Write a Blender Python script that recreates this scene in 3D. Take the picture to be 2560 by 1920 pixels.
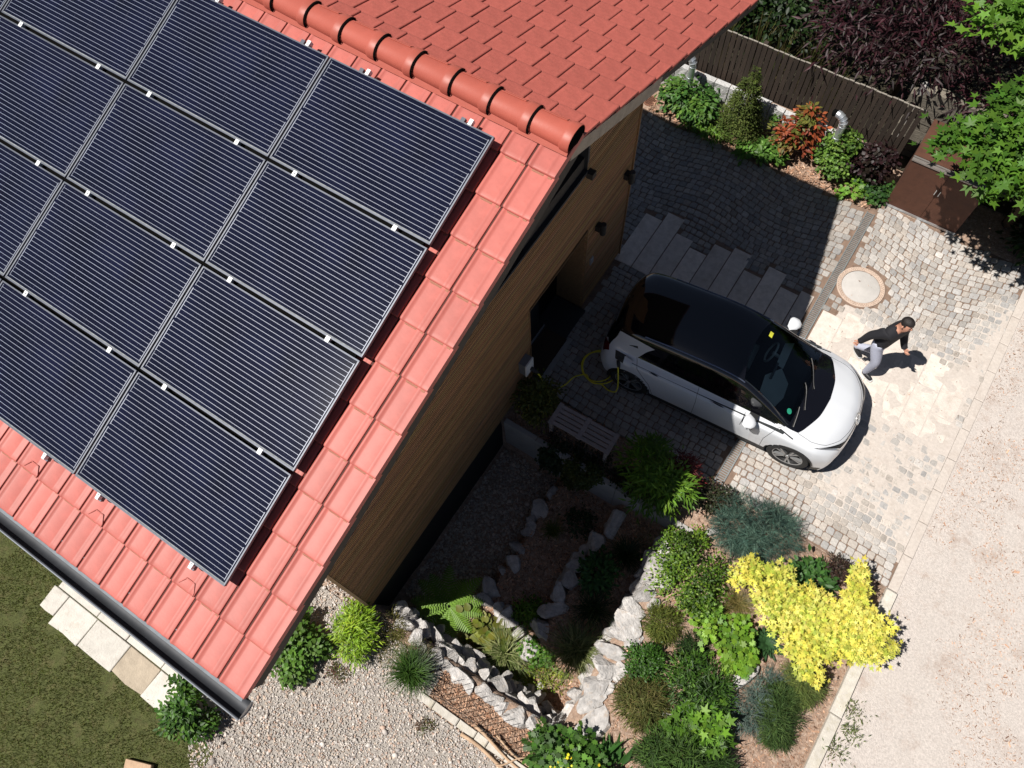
import bpy, bmesh, math, random
import numpy as np
from mathutils import Vector, Matrix, noise as mnoise

random.seed(7); RNG = np.random.default_rng(7)
scene = bpy.context.scene
for _o in list(bpy.data.objects): bpy.data.objects.remove(_o, do_unlink=True)
COL = scene.collection
R = math.radians

# ------------------------------------------------------------------ camera
cam_d = bpy.data.cameras.new('camera'); cam = bpy.data.objects.new('camera', cam_d); COL.objects.link(cam)
cam_d.sensor_width = 36.0; cam_d.lens = 27.293; cam_d.clip_start = 0.1; cam_d.clip_end = 500
RT = np.array([[0.83628, 0.48590, -0.25389], [0.54686, -0.77220, 0.32345], [-0.03989, -0.40934, -0.91152]])
_m = np.eye(4); _m[:3, 0] = RT[:, 0]; _m[:3, 1] = -RT[:, 1]; _m[:3, 2] = -RT[:, 2]; _m[:3, 3] = (0, 0, 11.8932)
cam.matrix_world = Matrix(_m.tolist())
scene.camera = cam

# ------------------------------------------------------------------ world, sun, exposure
SUN = Vector((-0.405, -0.41, 1.0)).normalized()
world = bpy.data.worlds.new('World'); scene.world = world; world.use_nodes = True
wn = world.node_tree.nodes; wl = world.node_tree.links
bg = wn['Background']; sky = wn.new('ShaderNodeTexSky'); sky.sky_type = 'NISHITA'; sky.sun_disc = False
sky.sun_elevation = math.asin(SUN.z); sky.sun_rotation = math.atan2(SUN.x, SUN.y)
sky.altitude = 300; sky.air_density = 0.48; sky.dust_density = 0.3; sky.ozone_density = 1.0
hs = wn.new('ShaderNodeHueSaturation'); hs.inputs['Saturation'].default_value = 0.8; wl.new(sky.outputs[0], hs.inputs['Color']); wl.new(hs.outputs[0], bg.inputs[0]); bg.inputs[1].default_value = 0.05
sun_d = bpy.data.lights.new('sun', 'SUN'); sun_d.energy = 5.0; sun_d.angle = R(0.5); sun_d.color = (1.0, 0.955, 0.89)
sun = bpy.data.objects.new('sun', sun_d); COL.objects.link(sun)
sun.rotation_euler = (-SUN).to_track_quat('-Z', 'Y').to_euler(); sun.location = (-8, -7, 20)
vs = scene.view_settings; vs.view_transform = 'Standard'; vs.look = 'None'; vs.gamma = 1.0; vs.use_curve_mapping = False
vs.exposure = 0.35
scene.cycles.use_denoising = True
scene.cycles.max_bounces = 6; scene.cycles.diffuse_bounces = 2; scene.cycles.transparent_max_bounces = 8

# ------------------------------------------------------------------ helpers
def link(o, parent=None):
    COL.objects.link(o)
    if parent is not None: o.parent = parent
    return o

def tag(o, label=None, cat=None, group=None, kind=None):
    if label: o['label'] = label
    if cat: o['category'] = cat
    if group: o['group'] = group
    if kind: o['kind'] = kind
    return o

def thing(name, label, cat, loc=(0, 0, 0), rz=0.0, group=None):
    o = bpy.data.objects.new(name, None); o.empty_display_size = 0.1; COL.objects.link(o)
    o.location = loc; o.rotation_euler = (0, 0, rz)
    return tag(o, label, cat, group)

class MB:
    """collects polygons with a material slot and a colour, builds one mesh"""
    def __init__(s): s.v = []; s.f = []; s.m = []; s.c = []
    def add(s, vs, fs, m=0, c=(1, 1, 1)):
        b = len(s.v); s.v.extend(vs)
        for f in fs: s.f.append([i + b for i in f]); s.m.append(m); s.c.append(c)
    def box(s, c, d, rz=0, m=0, col=(1, 1, 1), mat=None):
        x, y, z = d[0] / 2, d[1] / 2, d[2] / 2
        vs = [Vector(p) for p in ((-x, -y, -z), (x, -y, -z), (x, y, -z), (-x, y, -z), (-x, -y, z), (x, -y, z), (x, y, z), (-x, y, z))]
        M = Matrix.Rotation(rz, 3, 'Z') if mat is None else mat
        vs = [tuple(M @ v + Vector(c)) for v in vs]
        s.add(vs, [(0, 3, 2, 1), (4, 5, 6, 7), (0, 1, 5, 4), (1, 2, 6, 5), (2, 3, 7, 6), (3, 0, 4, 7)], m, col)
    def prism(s, poly, z0, z1, ch=0.0, m=0, col=(1, 1, 1), dz=None):
        """vertical prism over a convex xy polygon, chamfered top"""
        n = len(poly); cx = sum(p[0] for p in poly) / n; cy = sum(p[1] for p in poly) / n
        dz = dz or [0] * n
        vs = [(p[0], p[1], z0) for p in poly]
        if ch > 0:
            vs += [(p[0], p[1], z1 - ch + d) for p, d in zip(poly, dz)]
            for p, d in zip(poly, dz):
                l = math.hypot(p[0] - cx, p[1] - cy) + 1e-6; k = max(0.3, 1 - ch * 1.4 / l)
                vs.append((cx + (p[0] - cx) * k, cy + (p[1] - cy) * k, z1 + d))
            rings = 3
        else:
            vs += [(p[0], p[1], z1 + d) for p, d in zip(poly, dz)]; rings = 2
        fs = []
        for r in range(rings - 1):
            for i in range(n):
                j = (i + 1) % n; fs.append((r * n + i, r * n + j, (r + 1) * n + j, (r + 1) * n + i))
        fs.append(tuple(range((rings - 1) * n, rings * n)))
        s.add(vs, fs, m, col)
    def tube(s, pts, r, n=8, m=0, col=(1, 1, 1), cap=True):
        pts = [Vector(p) for p in pts]; rs = r if isinstance(r, (list, tuple)) else [r] * len(pts)
        vs = []; up = Vector((0, 0, 1)); prev = None
        for i, p in enumerate(pts):
            t = (pts[min(i + 1, len(pts) - 1)] - pts[max(i - 1, 0)]).normalized()
            if prev is None: a = t.cross(up) if abs(t.dot(up)) < 0.95 else t.cross(Vector((1, 0, 0)))
            else: a = prev - t * prev.dot(t)
            a.normalize(); prev = a; b = t.cross(a)
            for k in range(n):
                q = 2 * math.pi * k / n; vs.append(tuple(p + (a * math.cos(q) + b * math.sin(q)) * rs[i]))
        fs = []
        for i in range(len(pts) - 1):
            for k in range(n):
                j = (k + 1) % n; fs.append((i * n + k, i * n + j, (i + 1) * n + j, (i + 1) * n + k))
        if cap: fs.append(tuple(range(n))[::-1]); fs.append(tuple(range((len(pts) - 1) * n, len(pts) * n)))
        s.add(vs, fs, m, col)
    def lathe(s, prof, n=24, c=(0, 0, 0), axis='Z', m=0, col=(1, 1, 1), closed=False):
        vs = []
        for (r, h) in prof:
            for k in range(n):
                q = 2 * math.pi * k / n; a, b = r * math.cos(q), r * math.sin(q)
                p = (a, b, h) if axis == 'Z' else ((a, h, b) if axis == 'Y' else (h, a, b))
                vs.append((p[0] + c[0], p[1] + c[1], p[2] + c[2]))
        fs = []
        for i in range(len(prof) - 1):
            for k in range(n):
                j = (k + 1) % n; fs.append((i * n + k, i * n + j, (i + 1) * n + j, (i + 1) * n + k))
        s.add(vs, fs, m, col)
    def build(s, name, mats, parent=None, smooth=False, fixn=False, angle=None):
        me = bpy.data.meshes.new(name); me.from_pydata([tuple(v) for v in s.v], [], s.f)
        if not isinstance(mats, (list, tuple)): mats = [mats]
        for mt in mats: me.materials.append(mt)
        me.polygons.foreach_set('material_index', s.m)
        ca = me.color_attributes.new('col', 'FLOAT_COLOR', 'CORNER')
        cs = np.repeat(np.array([list(c) + [1.0] for c in s.c], dtype=np.float32), [len(f) for f in s.f], axis=0)
        ca.data.foreach_set('color', cs.ravel())
        if smooth: me.polygons.foreach_set('use_smooth', [True] * len(s.f))
        if fixn:
            bm = bmesh.new(); bm.from_mesh(me); bmesh.ops.recalc_face_normals(bm, faces=bm.faces); bm.to_mesh(me); bm.free()
        if angle is not None: me.set_sharp_from_angle(angle=R(angle))
        me.update()
        o = bpy.data.objects.new(name, me); link(o, parent); return o

def tri_mesh(name, V, T, col, mat, parent=None, smooth=False):
    """fast triangle mesh: V (n,3), T (m,3), col (m,3)"""
    me = bpy.data.meshes.new(name); V = np.asarray(V, np.float32); T = np.asarray(T, np.int32)
    me.vertices.add(len(V)); me.vertices.foreach_set('co', V.ravel())
    me.loops.add(len(T) * 3); me.loops.foreach_set('vertex_index', T.ravel())
    me.polygons.add(len(T)); me.polygons.foreach_set('loop_start', np.arange(0, len(T) * 3, 3, dtype=np.int32))
    me.polygons.foreach_set('loop_total', np.full(len(T), 3, np.int32))
    me.update(calc_edges=True)
    ca = me.color_attributes.new('col', 'FLOAT_COLOR', 'CORNER')
    c4 = np.ones((len(T), 4), np.float32); c4[:, :3] = col
    ca.data.foreach_set('color', np.repeat(c4, 3, axis=0).ravel())
    if smooth: me.polygons.foreach_set('use_smooth', np.ones(len(T), bool))
    me.materials.append(mat); me.validate()
    o = bpy.data.objects.new(name, me); link(o, parent); return o

def scatter(tpl, P, M, S, C):
    """instances of a triangle template: tpl=(V,T); P (n,3), M (n,3,3), S (n,) or (n,3), C (n,3) -> V,T,col"""
    tv, tt = tpl; n = len(P); S = np.asarray(S)
    if S.ndim == 1: S = np.repeat(S[:, None], 3, 1)
    lv = tv[None] * S[:, None, :]
    V = np.einsum('nij,nkj->nki', M, lv) + P[:, None, :]
    T = tt[None] + (np.arange(n) * len(tv))[:, None, None]
    return V.reshape(-1, 3), T.reshape(-1, 3), np.repeat(C, len(tt), axis=0)

def frames(Z, up=None):
    """rotation matrices with local y along Z-direction given (leaf axis) and random roll about it"""
    y = Z / (np.linalg.norm(Z, axis=1, keepdims=True) + 1e-9)
    r = RNG.normal(size=y.shape) if up is None else up
    x = np.cross(y, r); x /= (np.linalg.norm(x, axis=1, keepdims=True) + 1e-9)
    z = np.cross(x, y)
    return np.stack([x, y, z], axis=2)

def dup(root, parent=None):
    c = root.copy(); COL.objects.link(c); c.parent = parent
    for ch in list(root.children): dup(ch, c)
    return c

# ------------------------------------------------------------------ materials
def new_mat(name):
    m = bpy.data.materials.new(name); m.use_nodes = True
    nt = m.node_tree; return m, nt, nt.nodes, nt.links, nt.nodes['Principled BSDF']

def mat(name, col, rough=0.7, var=0.15, scale=8.0, bump=0.0, bscale=60.0, metal=0.0, attr=False, rand=0.0,
        coat=0.0, spec=0.5, col2=None, stretch=None, trans=0.0, dirt=None, dscale=3.0, dlo=0.5, dhi=0.75, subs=None, drough=0.7):
    m, nt, N, L, b = new_mat(name)
    tc = N.new('ShaderNodeTexCoord'); vec = tc.outputs['Object']
    if stretch:
        mp = N.new('ShaderNodeMapping'); mp.inputs['Scale'].default_value = stretch; L.new(vec, mp.inputs['Vector']); vec = mp.outputs[0]
    nz = N.new('ShaderNodeTexNoise'); nz.inputs['Scale'].default_value = scale; nz.inputs['Detail'].default_value = 6; nz.inputs['Roughness'].default_value = 0.65
    L.new(vec, nz.inputs['Vector'])
    rmp = N.new('ShaderNodeValToRGB'); e = rmp.color_ramp.elements
    c1 = [max(0, c * (1 - var)) for c in col]; c2 = [min(1, c * (1 + var)) for c in col] if col2 is None else col2
    e[0].position = 0.3; e[1].position = 0.7; e[0].color = (*c1, 1); e[1].color = (*c2, 1)
    L.new(nz.outputs['Fac'], rmp.inputs['Fac']); cur = rmp.outputs['Color']
    if dirt:
        n2 = N.new('ShaderNodeTexNoise'); n2.inputs['Scale'].default_value = dscale; n2.inputs['Detail'].default_value = 8
        n2.inputs['Roughness'].default_value = drough; n2.inputs['Detail'].default_value = 10
        L.new(vec, n2.inputs['Vector'])
        r2 = N.new('ShaderNodeValToRGB'); r2.color_ramp.elements[0].position = dlo; r2.color_ramp.elements[1].position = dhi
        L.new(n2.outputs['Fac'], r2.inputs['Fac'])
        mx = N.new('ShaderNodeMix'); mx.data_type = 'RGBA'; L.new(r2.outputs['Color'], mx.inputs['Factor'])
        L.new(cur, mx.inputs['A']); mx.inputs['B'].default_value = (*dirt, 1); cur = mx.outputs['Result']
    if attr:
        a = N.new('ShaderNodeAttribute'); a.attribute_name = 'col'
        mx = N.new('ShaderNodeMix'); mx.data_type = 'RGBA'; mx.blend_type = 'MULTIPLY'; mx.inputs['Factor'].default_value = 1
        L.new(cur, mx.inputs['A']); L.new(a.outputs['Color'], mx.inputs['B']); cur = mx.outputs['Result']
    if rand > 0:
        oi = N.new('ShaderNodeObjectInfo'); mr = N.new('ShaderNodeMapRange')
        mr.inputs['To Min'].default_value = 1 - rand; mr.inputs['To Max'].default_value = 1 + rand
        L.new(oi.outputs['Random'], mr.inputs['Value'])
        hs = N.new('ShaderNodeHueSaturation'); L.new(mr.outputs[0], hs.inputs['Value']); L.new(cur, hs.inputs['Color']); cur = hs.outputs['Color']
    L.new(cur, b.inputs['Base Color'])
    b.inputs['Roughness'].default_value = rough; b.inputs['Metallic'].default_value = metal
    b.inputs['Specular IOR Level'].default_value = spec
    if coat: b.inputs['Coat Weight'].default_value = coat; b.inputs['Coat Roughness'].default_value = 0.03
    if bump:
        nb = N.new('ShaderNodeTexNoise'); nb.inputs['Scale'].default_value = bscale; nb.inputs['Detail'].default_value = 5
        L.new(vec, nb.inputs['Vector'])
        bp = N.new('ShaderNodeBump'); bp.inputs['Strength'].default_value = bump; bp.inputs['Distance'].default_value = 0.02
        L.new(nb.outputs['Fac'], bp.inputs['Height']); L.new(bp.outputs[0], b.inputs['Normal'])
    if trans:
        tr = N.new('ShaderNodeBsdfTranslucent'); L.new(cur, tr.inputs['Color'])
        ms = N.new('ShaderNodeMixShader'); ms.inputs[0].default_value = trans
        out = N['Material Output']; L.new(b.outputs[0], ms.inputs[1]); L.new(tr.outputs[0], ms.inputs[2]); L.new(ms.outputs[0], out.inputs['Surface'])
    return m

MT = {}
MT['soil'] = mat('soil', (0.30, 0.205, 0.15), 0.95, 0.35, 14, 0.8, 40, dirt=(0.44, 0.34, 0.27), dscale=20, dlo=0.52, dhi=0.62)
MT['chips'] = mat('bark_chips', (0.34, 0.23, 0.165), 0.9, 0.25, 20, attr=True)
MT['pebble'] = mat('pebble', (0.53, 0.49, 0.455), 0.85, 0.15, 15, attr=True)
MT['gravelbed'] = mat('gravel_bed', (0.38, 0.345, 0.31), 0.95, 0.35, 60, 1.0, 90)
MT['road'] = mat('road_gravel', (0.50, 0.45, 0.415), 0.95, 0.2, 34, 0.6, 70, dirt=(0.37, 0.29, 0.245), dscale=1.7, dlo=0.52, dhi=0.68, drough=0.86)
MT['sand'] = mat('joint_sand', (0.52, 0.465, 0.42), 0.95, 0.12, 20, 0.3, 80, dirt=(0.40, 0.335, 0.29), dscale=3.5, drough=0.8, dlo=0.5, dhi=0.8)
MT['cobble'] = mat('cobble_granite', (0.41, 0.385, 0.36), 0.8, 0.2, 25, 0.45, 45, attr=True)
MT['cobble_r'] = mat('cobble_granite_single', (0.41, 0.385, 0.36), 0.8, 0.2, 25, 0.45, 45, rand=0.22)
MT['slab'] = mat('paving_slab', (0.64, 0.57, 0.51), 0.85, 0.14, 9, 0.35, 60, rand=0.10, dirt=(0.47, 0.40, 0.34), dscale=5)
MT['flag'] = mat('flagstone', (0.58, 0.55, 0.50), 0.85, 0.12, 9, 0.35, 40, rand=0.12, dirt=(0.40, 0.35, 0.28), dscale=4, dlo=0.55, dhi=0.8)
MT['flag_brown'] = mat('flagstone_brown', (0.40, 0.335, 0.255), 0.85, 0.18, 7, 0.35, 40)
MT['lid'] = mat('lid_concrete', (0.48, 0.455, 0.43), 0.85, 0.1, 5, 0.2, 60)
MT['concrete'] = mat('concrete', (0.36, 0.345, 0.33), 0.85, 0.12, 5, 0.2, 60, dirt=(0.2, 0.19, 0.18), dscale=2.5)
MT['kerb'] = mat('kerb_stone', (0.52, 0.485, 0.43), 0.85, 0.15, 12, 0.4, 50, rand=0.08, dirt=(0.42, 0.37, 0.26), dscale=4)
MT['rock'] = mat('limestone', (0.46, 0.44, 0.425), 0.85, 0.35, 2.2, 1.0, 7, rand=0.2, dirt=(0.44, 0.34, 0.25), dscale=1.6, dlo=0.52, dhi=0.7, drough=.8)
MT['granite'] = mat('granite_slab', (0.46, 0.455, 0.45), 0.85, 0.22, 45, 0.8, 25, rand=0.08)
MT['tile'] = mat('clay_tile', (0.45, 0.124, 0.102), 0.5, 0.09, 7, 0.03, 40, rand=0.09, spec=0.32, dirt=(0.36, 0.10, 0.08), dscale=6, dlo=0.55, dhi=0.8)
MT['tile_far'] = mat('clay_tile_far_shaded', (0.37, 0.092, 0.07), 0.6, 0.12, 9, 0.15, 40, rand=0.06, spec=0.35, dirt=(0.25, 0.07, 0.05), dscale=5, dlo=0.5, dhi=0.8)  # weaker sunlight on the far slope put into a darker tile colour
MT['ridge'] = mat('clay_ridge', (0.38, 0.088, 0.06), 0.5, 0.06, 7, 0.05, 40, rand=0.05, spec=0.5)
MT['zinc'] = mat('zinc_gutter', (0.33, 0.35, 0.38), 0.38, 0.15, 5, metal=0.85)
MT['wood'] = mat('larch_cladding', (0.29, 0.165, 0.075), 0.75, 0.25, 4, 0.25, 30, stretch=(6, 0.5, 6), attr=True)
MT['wood_edge'] = mat('larch_corner', (0.50, 0.33, 0.18), 0.75, 0.15, 6, stretch=(6, 6, 0.6))
MT['soffit'] = mat('dark_soffit', (0.035, 0.03, 0.026), 0.8, 0.2, 5)
MT['board_grey'] = mat('weathered_board', (0.30, 0.26, 0.21), 0.85, 0.2, 8, 0.3, 30)
MT['plinth'] = mat('dark_plinth', (0.006, 0.0075, 0.009), 0.75, 0.2, 4)
MT['darkglass'] = mat('dark_glazing', (0.006, 0.006, 0.006), 0.4, 0.1, 3, spec=0.1)
MT['anthracite'] = mat('anthracite_metal', (0.03, 0.033, 0.036), 0.45, 0.1, 5)
MT['blackmetal'] = mat('black_iron', (0.02, 0.02, 0.02), 0.55, 0.2, 10)
MT['galv'] = mat('galvanised_steel', (0.62, 0.65, 0.68), 0.35, 0.10, 8, metal=0.75)
MT['grate'] = mat('drain_grate', (0.36, 0.38, 0.38), 0.45, 0.15, 10, metal=0.6)
MT['black'] = mat('black_void', (0.005, 0.005, 0.005), 0.95, 0.1, 5, spec=0.0)
MT['rust'] = mat('corten_steel', (0.085, 0.032, 0.017), 0.75, 0.25, 6, 0.15, 60, dirt=(0.07, 0.028, 0.016), dscale=3)
MT['rustring'] = mat('rusty_ring', (0.50, 0.385, 0.31), 0.85, 0.2, 14, 0.3, 50)
MT['fence'] = mat('fence_board', (0.038, 0.026, 0.019), 0.8, 0.3, 6, 0.3, 30, rand=0.25, stretch=(6, 6, 0.6))
MT['fencetop'] = mat('fence_cap', (0.26, 0.235, 0.20), 0.8, 0.2, 8)
MT['bench'] = mat('bench_timber', (0.36, 0.31, 0.295), 0.75, 0.2, 8, 0.3, 40, rand=0.08, stretch=(0.6, 6, 6))
MT['stick'] = mat('dry_timber', (0.46, 0.315, 0.205), 0.85, 0.2, 10, 0.3, 40)
MT['white_plastic'] = mat('white_plastic', (0.75, 0.74, 0.72), 0.4, 0.03, 5)
MT['grey_plastic'] = mat('grey_plastic', (0.16, 0.165, 0.17), 0.5, 0.05, 5)
MT['cable'] = mat('yellow_cable', (0.85, 0.74, 0.05), 0.45, 0.05, 5)
MT['doormat'] = mat('door_mat', (0.05, 0.033, 0.022), 0.95, 0.3, 60, 0.6, 200)
MT['frame'] = mat('panel_frame', (0.07, 0.078, 0.10), 0.5, 0.08, 8, metal=0.4)
MT['silver'] = mat('frame_silver', (0.12, 0.13, 0.155), 0.5, 0.08, 8, metal=0.3)
MT['paneldust'] = mat('panel_dust', (0.20, 0.215, 0.23), 0.8, 0.3, 30)
MT['groove'] = mat('tile_joint_shade', (0.085, 0.03, 0.024), 0.9, 0.25, 20)  # shade of the side joints, painted as a dark strip along each tile
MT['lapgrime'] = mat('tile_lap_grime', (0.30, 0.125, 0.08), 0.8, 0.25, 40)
MT['alu'] = mat('aluminium_clamp', (0.80, 0.80, 0.80), 0.45, 0.04, 8)
MT['busbar'] = mat('busbar', (0.19, 0.21, 0.27), 0.45, 0.05, 8, metal=0.1)
MT['stem'] = mat('plant_stem', (0.10, 0.07, 0.04), 0.9, 0.25, 12)
MT['gutter_in'] = mat('gutter_inside', (0.035, 0.038, 0.045), 0.6, 0.3, 6, metal=0.3)
MT['woodfloor'] = mat('woodland_floor', (0.03, 0.026, 0.014), 0.95, 0.5, 6)
MT['block'] = mat('old_block', (0.17, 0.15, 0.12), 0.9, 0.25, 9, 0.4, 30, rand=.12)
MT['leaf'] = mat('leaf', (1, 1, 1), 0.5, 0.10, 9, attr=True, trans=0.28, spec=0.35, col2=(1, 1, 1))
MT['needle'] = mat('needle_leaf', (1, 1, 1), 0.7, 0.12, 9, attr=True, trans=0.15, spec=0.2, col2=(1, 1, 1))
MT['lawn'] = mat('lawn_soil', (0.065, 0.075, 0.02), 0.95, 0.3, 10, 0.5, 40, dirt=(0.11, 0.095, 0.04), dscale=6)
# ------------------------------------------------------------------ roof frames
AL = 0.30658; BE = 0.3805; FSL = 4.97; RY = 4.007; RZ = 6.730
def near(x, s, h=0.0):
    return Vector((x, RY - s * math.cos(AL) - h * math.sin(AL), RZ - s * math.sin(AL) + h * math.cos(AL)))
def far(x, s, h=0.0):
    return Vector((x, RY + s * math.cos(BE) + h * math.sin(BE), RZ - s * math.sin(BE) + h * math.cos(BE)))
def frame_mat(o, X, Y, Z):
    m = Matrix.Identity(4)
    for i in range(3): m[i][0] = X[i]; m[i][1] = Y[i]; m[i][2] = Z[i]; m[i][3] = o[i]
    return m
NX, NY, NZ = Vector((1, 0, 0)), Vector((0, math.cos(AL), math.sin(AL))), Vector((0, -math.sin(AL), math.cos(AL)))
FX, FY, FZ = Vector((-1, 0, 0)), Vector((0, -math.cos(BE), math.sin(BE))), Vector((0, math.sin(BE), math.cos(BE)))
def place(o, M): o.matrix_local = M; return o

house = thing('house', 'timber clad house with red tiled gable roof carrying the solar panels', 'house', (-3.1, 3.7, 0))
HI = Matrix.Translation((3.1, -3.7, 0))
def hpart(mb, name, mats, parent=house, **k):
    o = mb.build(name, mats, parent, **k)
    if parent is house: o.matrix_local = HI
    return o

WX = -3.1
# walls: cladding of horizontal battens, recess for the entrance, dark glazed gable
def gable_z(y): return (RZ - (RY - y) * math.tan(AL) if y < RY else RZ - (y - RY) * math.tan(BE)) - 0.22
core = MB()
core.box((WX - 0.95, 2.25, 2.0), (1.8, 4.4, 4.0)); core.box((WX - 0.95, 6.77, 2.0), (1.8, 1.24, 4.0)); core.box((WX - 0.95, 5.3, 3.15), (1.8, 1.7, 1.7))
core.box((WX - 1.4, 5.3, 1.2), (1.0, 1.7, 2.3))
core.box((WX - 3.9, 3.72, 2.3), (4.0, 7.3, 4.6))
poly = [(y, gable_z(y)) for y in (0.06, 2.0, RY, 5.6, 7.36)]
core.add([(WX - 0.35, y, z) for y, z in poly] + [(WX - 0.35, 7.36, 3.9), (WX - 0.35, 0.06, 3.9)] + [(WX - 5, y, z) for y, z in poly] + [(WX - 5, 7.36, 3.9), (WX - 5, 0.06, 3.9)],
         [(0, 1, 2, 3, 4, 5, 6), (0, 7, 8, 1), (1, 8, 9, 2), (2, 9, 10, 3), (3, 10, 11, 4)])
wall = hpart(core, 'wall', MT['soffit'])
slat = MB(); rr = random.Random(3)
pitch = 0.052
k = 0
while True:
    z = 0.03 + k * pitch; k += 1
    if z > 6.6: break
    col = [1.0 + rr.uniform(-0.22, 0.22)] * 3; col = (col[0], col[1] * rr.uniform(0.94, 1.03), col[2] * rr.uniform(0.85, 1.05))
    # y extent of the gable at this height
    ylo, yhi = 0.035, 7.395
    while gable_z(ylo) < z + 0.06 and ylo < RY: ylo += 0.02
    while gable_z(yhi) < z + 0.06 and yhi > RY: yhi -= 0.02
    if yhi - ylo < 0.2: continue
    segs = [(ylo, yhi)]
    if z < 2.27: segs = [(ylo, 4.5), (6.1, yhi)]
    elif z > 3.72: segs = [(max(ylo, 5.95), yhi)] if yhi > 6.0 else []
    for a, b in segs:
        if b - a < 0.05: continue
        # split in boards of random length
        cuts = [a]; 
        while cuts[-1] < b: cuts.append(min(b, cuts[-1] + rr.uniform(1.6, 3.4)))
        for p, q in zip(cuts[:-1], cuts[1:]):
            cc = tuple(c * rr.uniform(0.9, 1.1) for c in col)
            slat.box((WX - 0.018 + rr.uniform(-.001, .001), (p + q) / 2, z + pitch * 0.35), (0.036, q - p - 0.003, pitch * 0.70), col=cc)
tag(hpart(slat, 'cladding', MT['wood'], wall), kind='stuff'); 
slat_o = wall.children[0]
bk = MB(); bk.box((WX - 0.045, 2.25, 2.0), (0.012, 4.44, 3.98)); bk.box((WX - 0.045, 6.77, 2.6), (0.012, 1.26, 5.2)); bk.box((WX - 0.045, 5.3, 3.0), (0.012, 1.66, 1.5))
hpart(bk, 'wall_membrane', MT['black'], wall)
# corner boards
cb = MB(); cb.box((WX - 0.03, 0.012, 2.35), (0.1, 0.04, 4.66)); hpart(cb, 'corner_board', MT['wood_edge'])
cb = MB(); cb.box((WX - 0.02, 7.405, 2.35), (0.09, 0.02, 4.66)); hpart(cb, 'corner_board', MT['wood'])
# south and north walls
sw = MB(); 
for i in range(86): sw.box((WX - 2.6, 0.03, 0.03 + i * pitch + 0.02), (5.1, 0.03, pitch * 0.70), col=(rr.uniform(.85, 1.15),) * 3)
hpart(sw, 'south_cladding', MT['wood'], wall)
# plinth below the cladding, down into the sunken bed
pl = MB(); pl.box((WX - 0.09, 1.8, -0.68), (0.12, 3.58, 1.36)); pl.box((WX - 2.7, 0.1, -0.6), (5.2, 0.1, 1.2)); hpart(pl, 'plinth', MT['plinth'])
# glazed gable
gz = MB(); gy = [(1.6, gable_z(1.6) - .02), (RY, gable_z(RY) - .02), (5.9, gable_z(5.9) - .02), (5.9, 3.8), (1.6, 3.8)]
gz.add([(WX - 0.30, a, b) for a, b in gy], [(0, 1, 2, 3, 4)]); win = hpart(gz, 'gable_window', MT['darkglass'])
fr = MB(); fr.box((WX - 0.02, 3.75, 3.77), (0.07, 4.4, 0.05)); fr.box((WX - 0.15, 5.965, 4.6), (0.3, 0.04, 1.7)); hpart(fr, 'window_frame', MT['anthracite'], win)
for yy in (2.6, 3.7, 4.8):
    fr = MB(); fr.box((WX - 0.27, yy, 4.6), (0.05, 0.06, 1.6)); hpart(fr, 'mullion', MT['anthracite'], win)
pb = MB(); pb.box((WX - 0.12, 5.97, 3.72), (0.44, 0.10, 0.10)); hpart(pb, 'beam_end', MT['soffit'])
# entrance recess
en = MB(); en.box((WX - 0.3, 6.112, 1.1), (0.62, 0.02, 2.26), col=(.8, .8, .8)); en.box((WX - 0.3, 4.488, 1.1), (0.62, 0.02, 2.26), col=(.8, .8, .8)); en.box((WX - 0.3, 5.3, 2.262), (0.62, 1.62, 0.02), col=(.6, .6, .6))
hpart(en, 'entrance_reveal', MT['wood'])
dr = MB(); dr.box((WX - 0.52, 5.0, 1.05), (0.06, 0.98, 2.1)); door = hpart(dr, 'door', MT['anthracite'])
dh = MB(); dh.tube([(WX - 0.47, 5.36, 1.0), (WX - 0.41, 5.36, 1.0), (WX - 0.41, 5.24, 1.0)], 0.011, 8); dh.lathe([(0.0, 0.012), (0.028, 0.012), (0.028, 0)], 14, (WX - 0.488, 5.36, 1.0), 'X'); hpart(dh, 'handle', MT['galv'], door)
dg = MB(); dg.box((WX - 0.52, 5.8, 1.05), (0.03, 0.58, 2.1)); hpart(dg, 'side_light', MT['darkglass'])
st = MB(); st.prism([(-3.68, 4.52), (-3.0, 4.52), (-3.0, 6.08), (-3.68, 6.08)], -0.04, 0.012, 0.006); hpart(st, 'threshold', MT['anthracite'])
# wall lamps and bell plate
def wall_lamp(y, z):
    m = MB(); m.box((WX + 0.035, y, z), (0.07, 0.11, 0.11)); m.lathe([(0.0, 0.12), (0.045, 0.12), (0.05, 0.1), (0.05, -0.1), (0.045, -0.12), (0, -0.12)], 16, (WX + 0.11, y, z))
    o = m.build('wall_lamp', MT['blackmetal'], None); return o
tag(wall_lamp(6.394, 2.04), 'small black cube wall lamp beside the entrance', 'wall lamp', 'black wall lamps on the gable')
tag(wall_lamp(7.20, 2.40), 'black wall lamp at the far corner of the timber wall', 'wall lamp', 'black wall lamps on the gable')
bp = MB(); bp.box((WX + 0.012, 6.30, 1.22), (0.024, 0.09, 0.16)); bp.box((WX + 0.028, 6.30, 1.25), (0.01, 0.03, 0.03))
tag(bp.build('door_bell', MT['galv']), 'small metal door bell plate on the timber wall right of the entrance', 'door bell')

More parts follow.
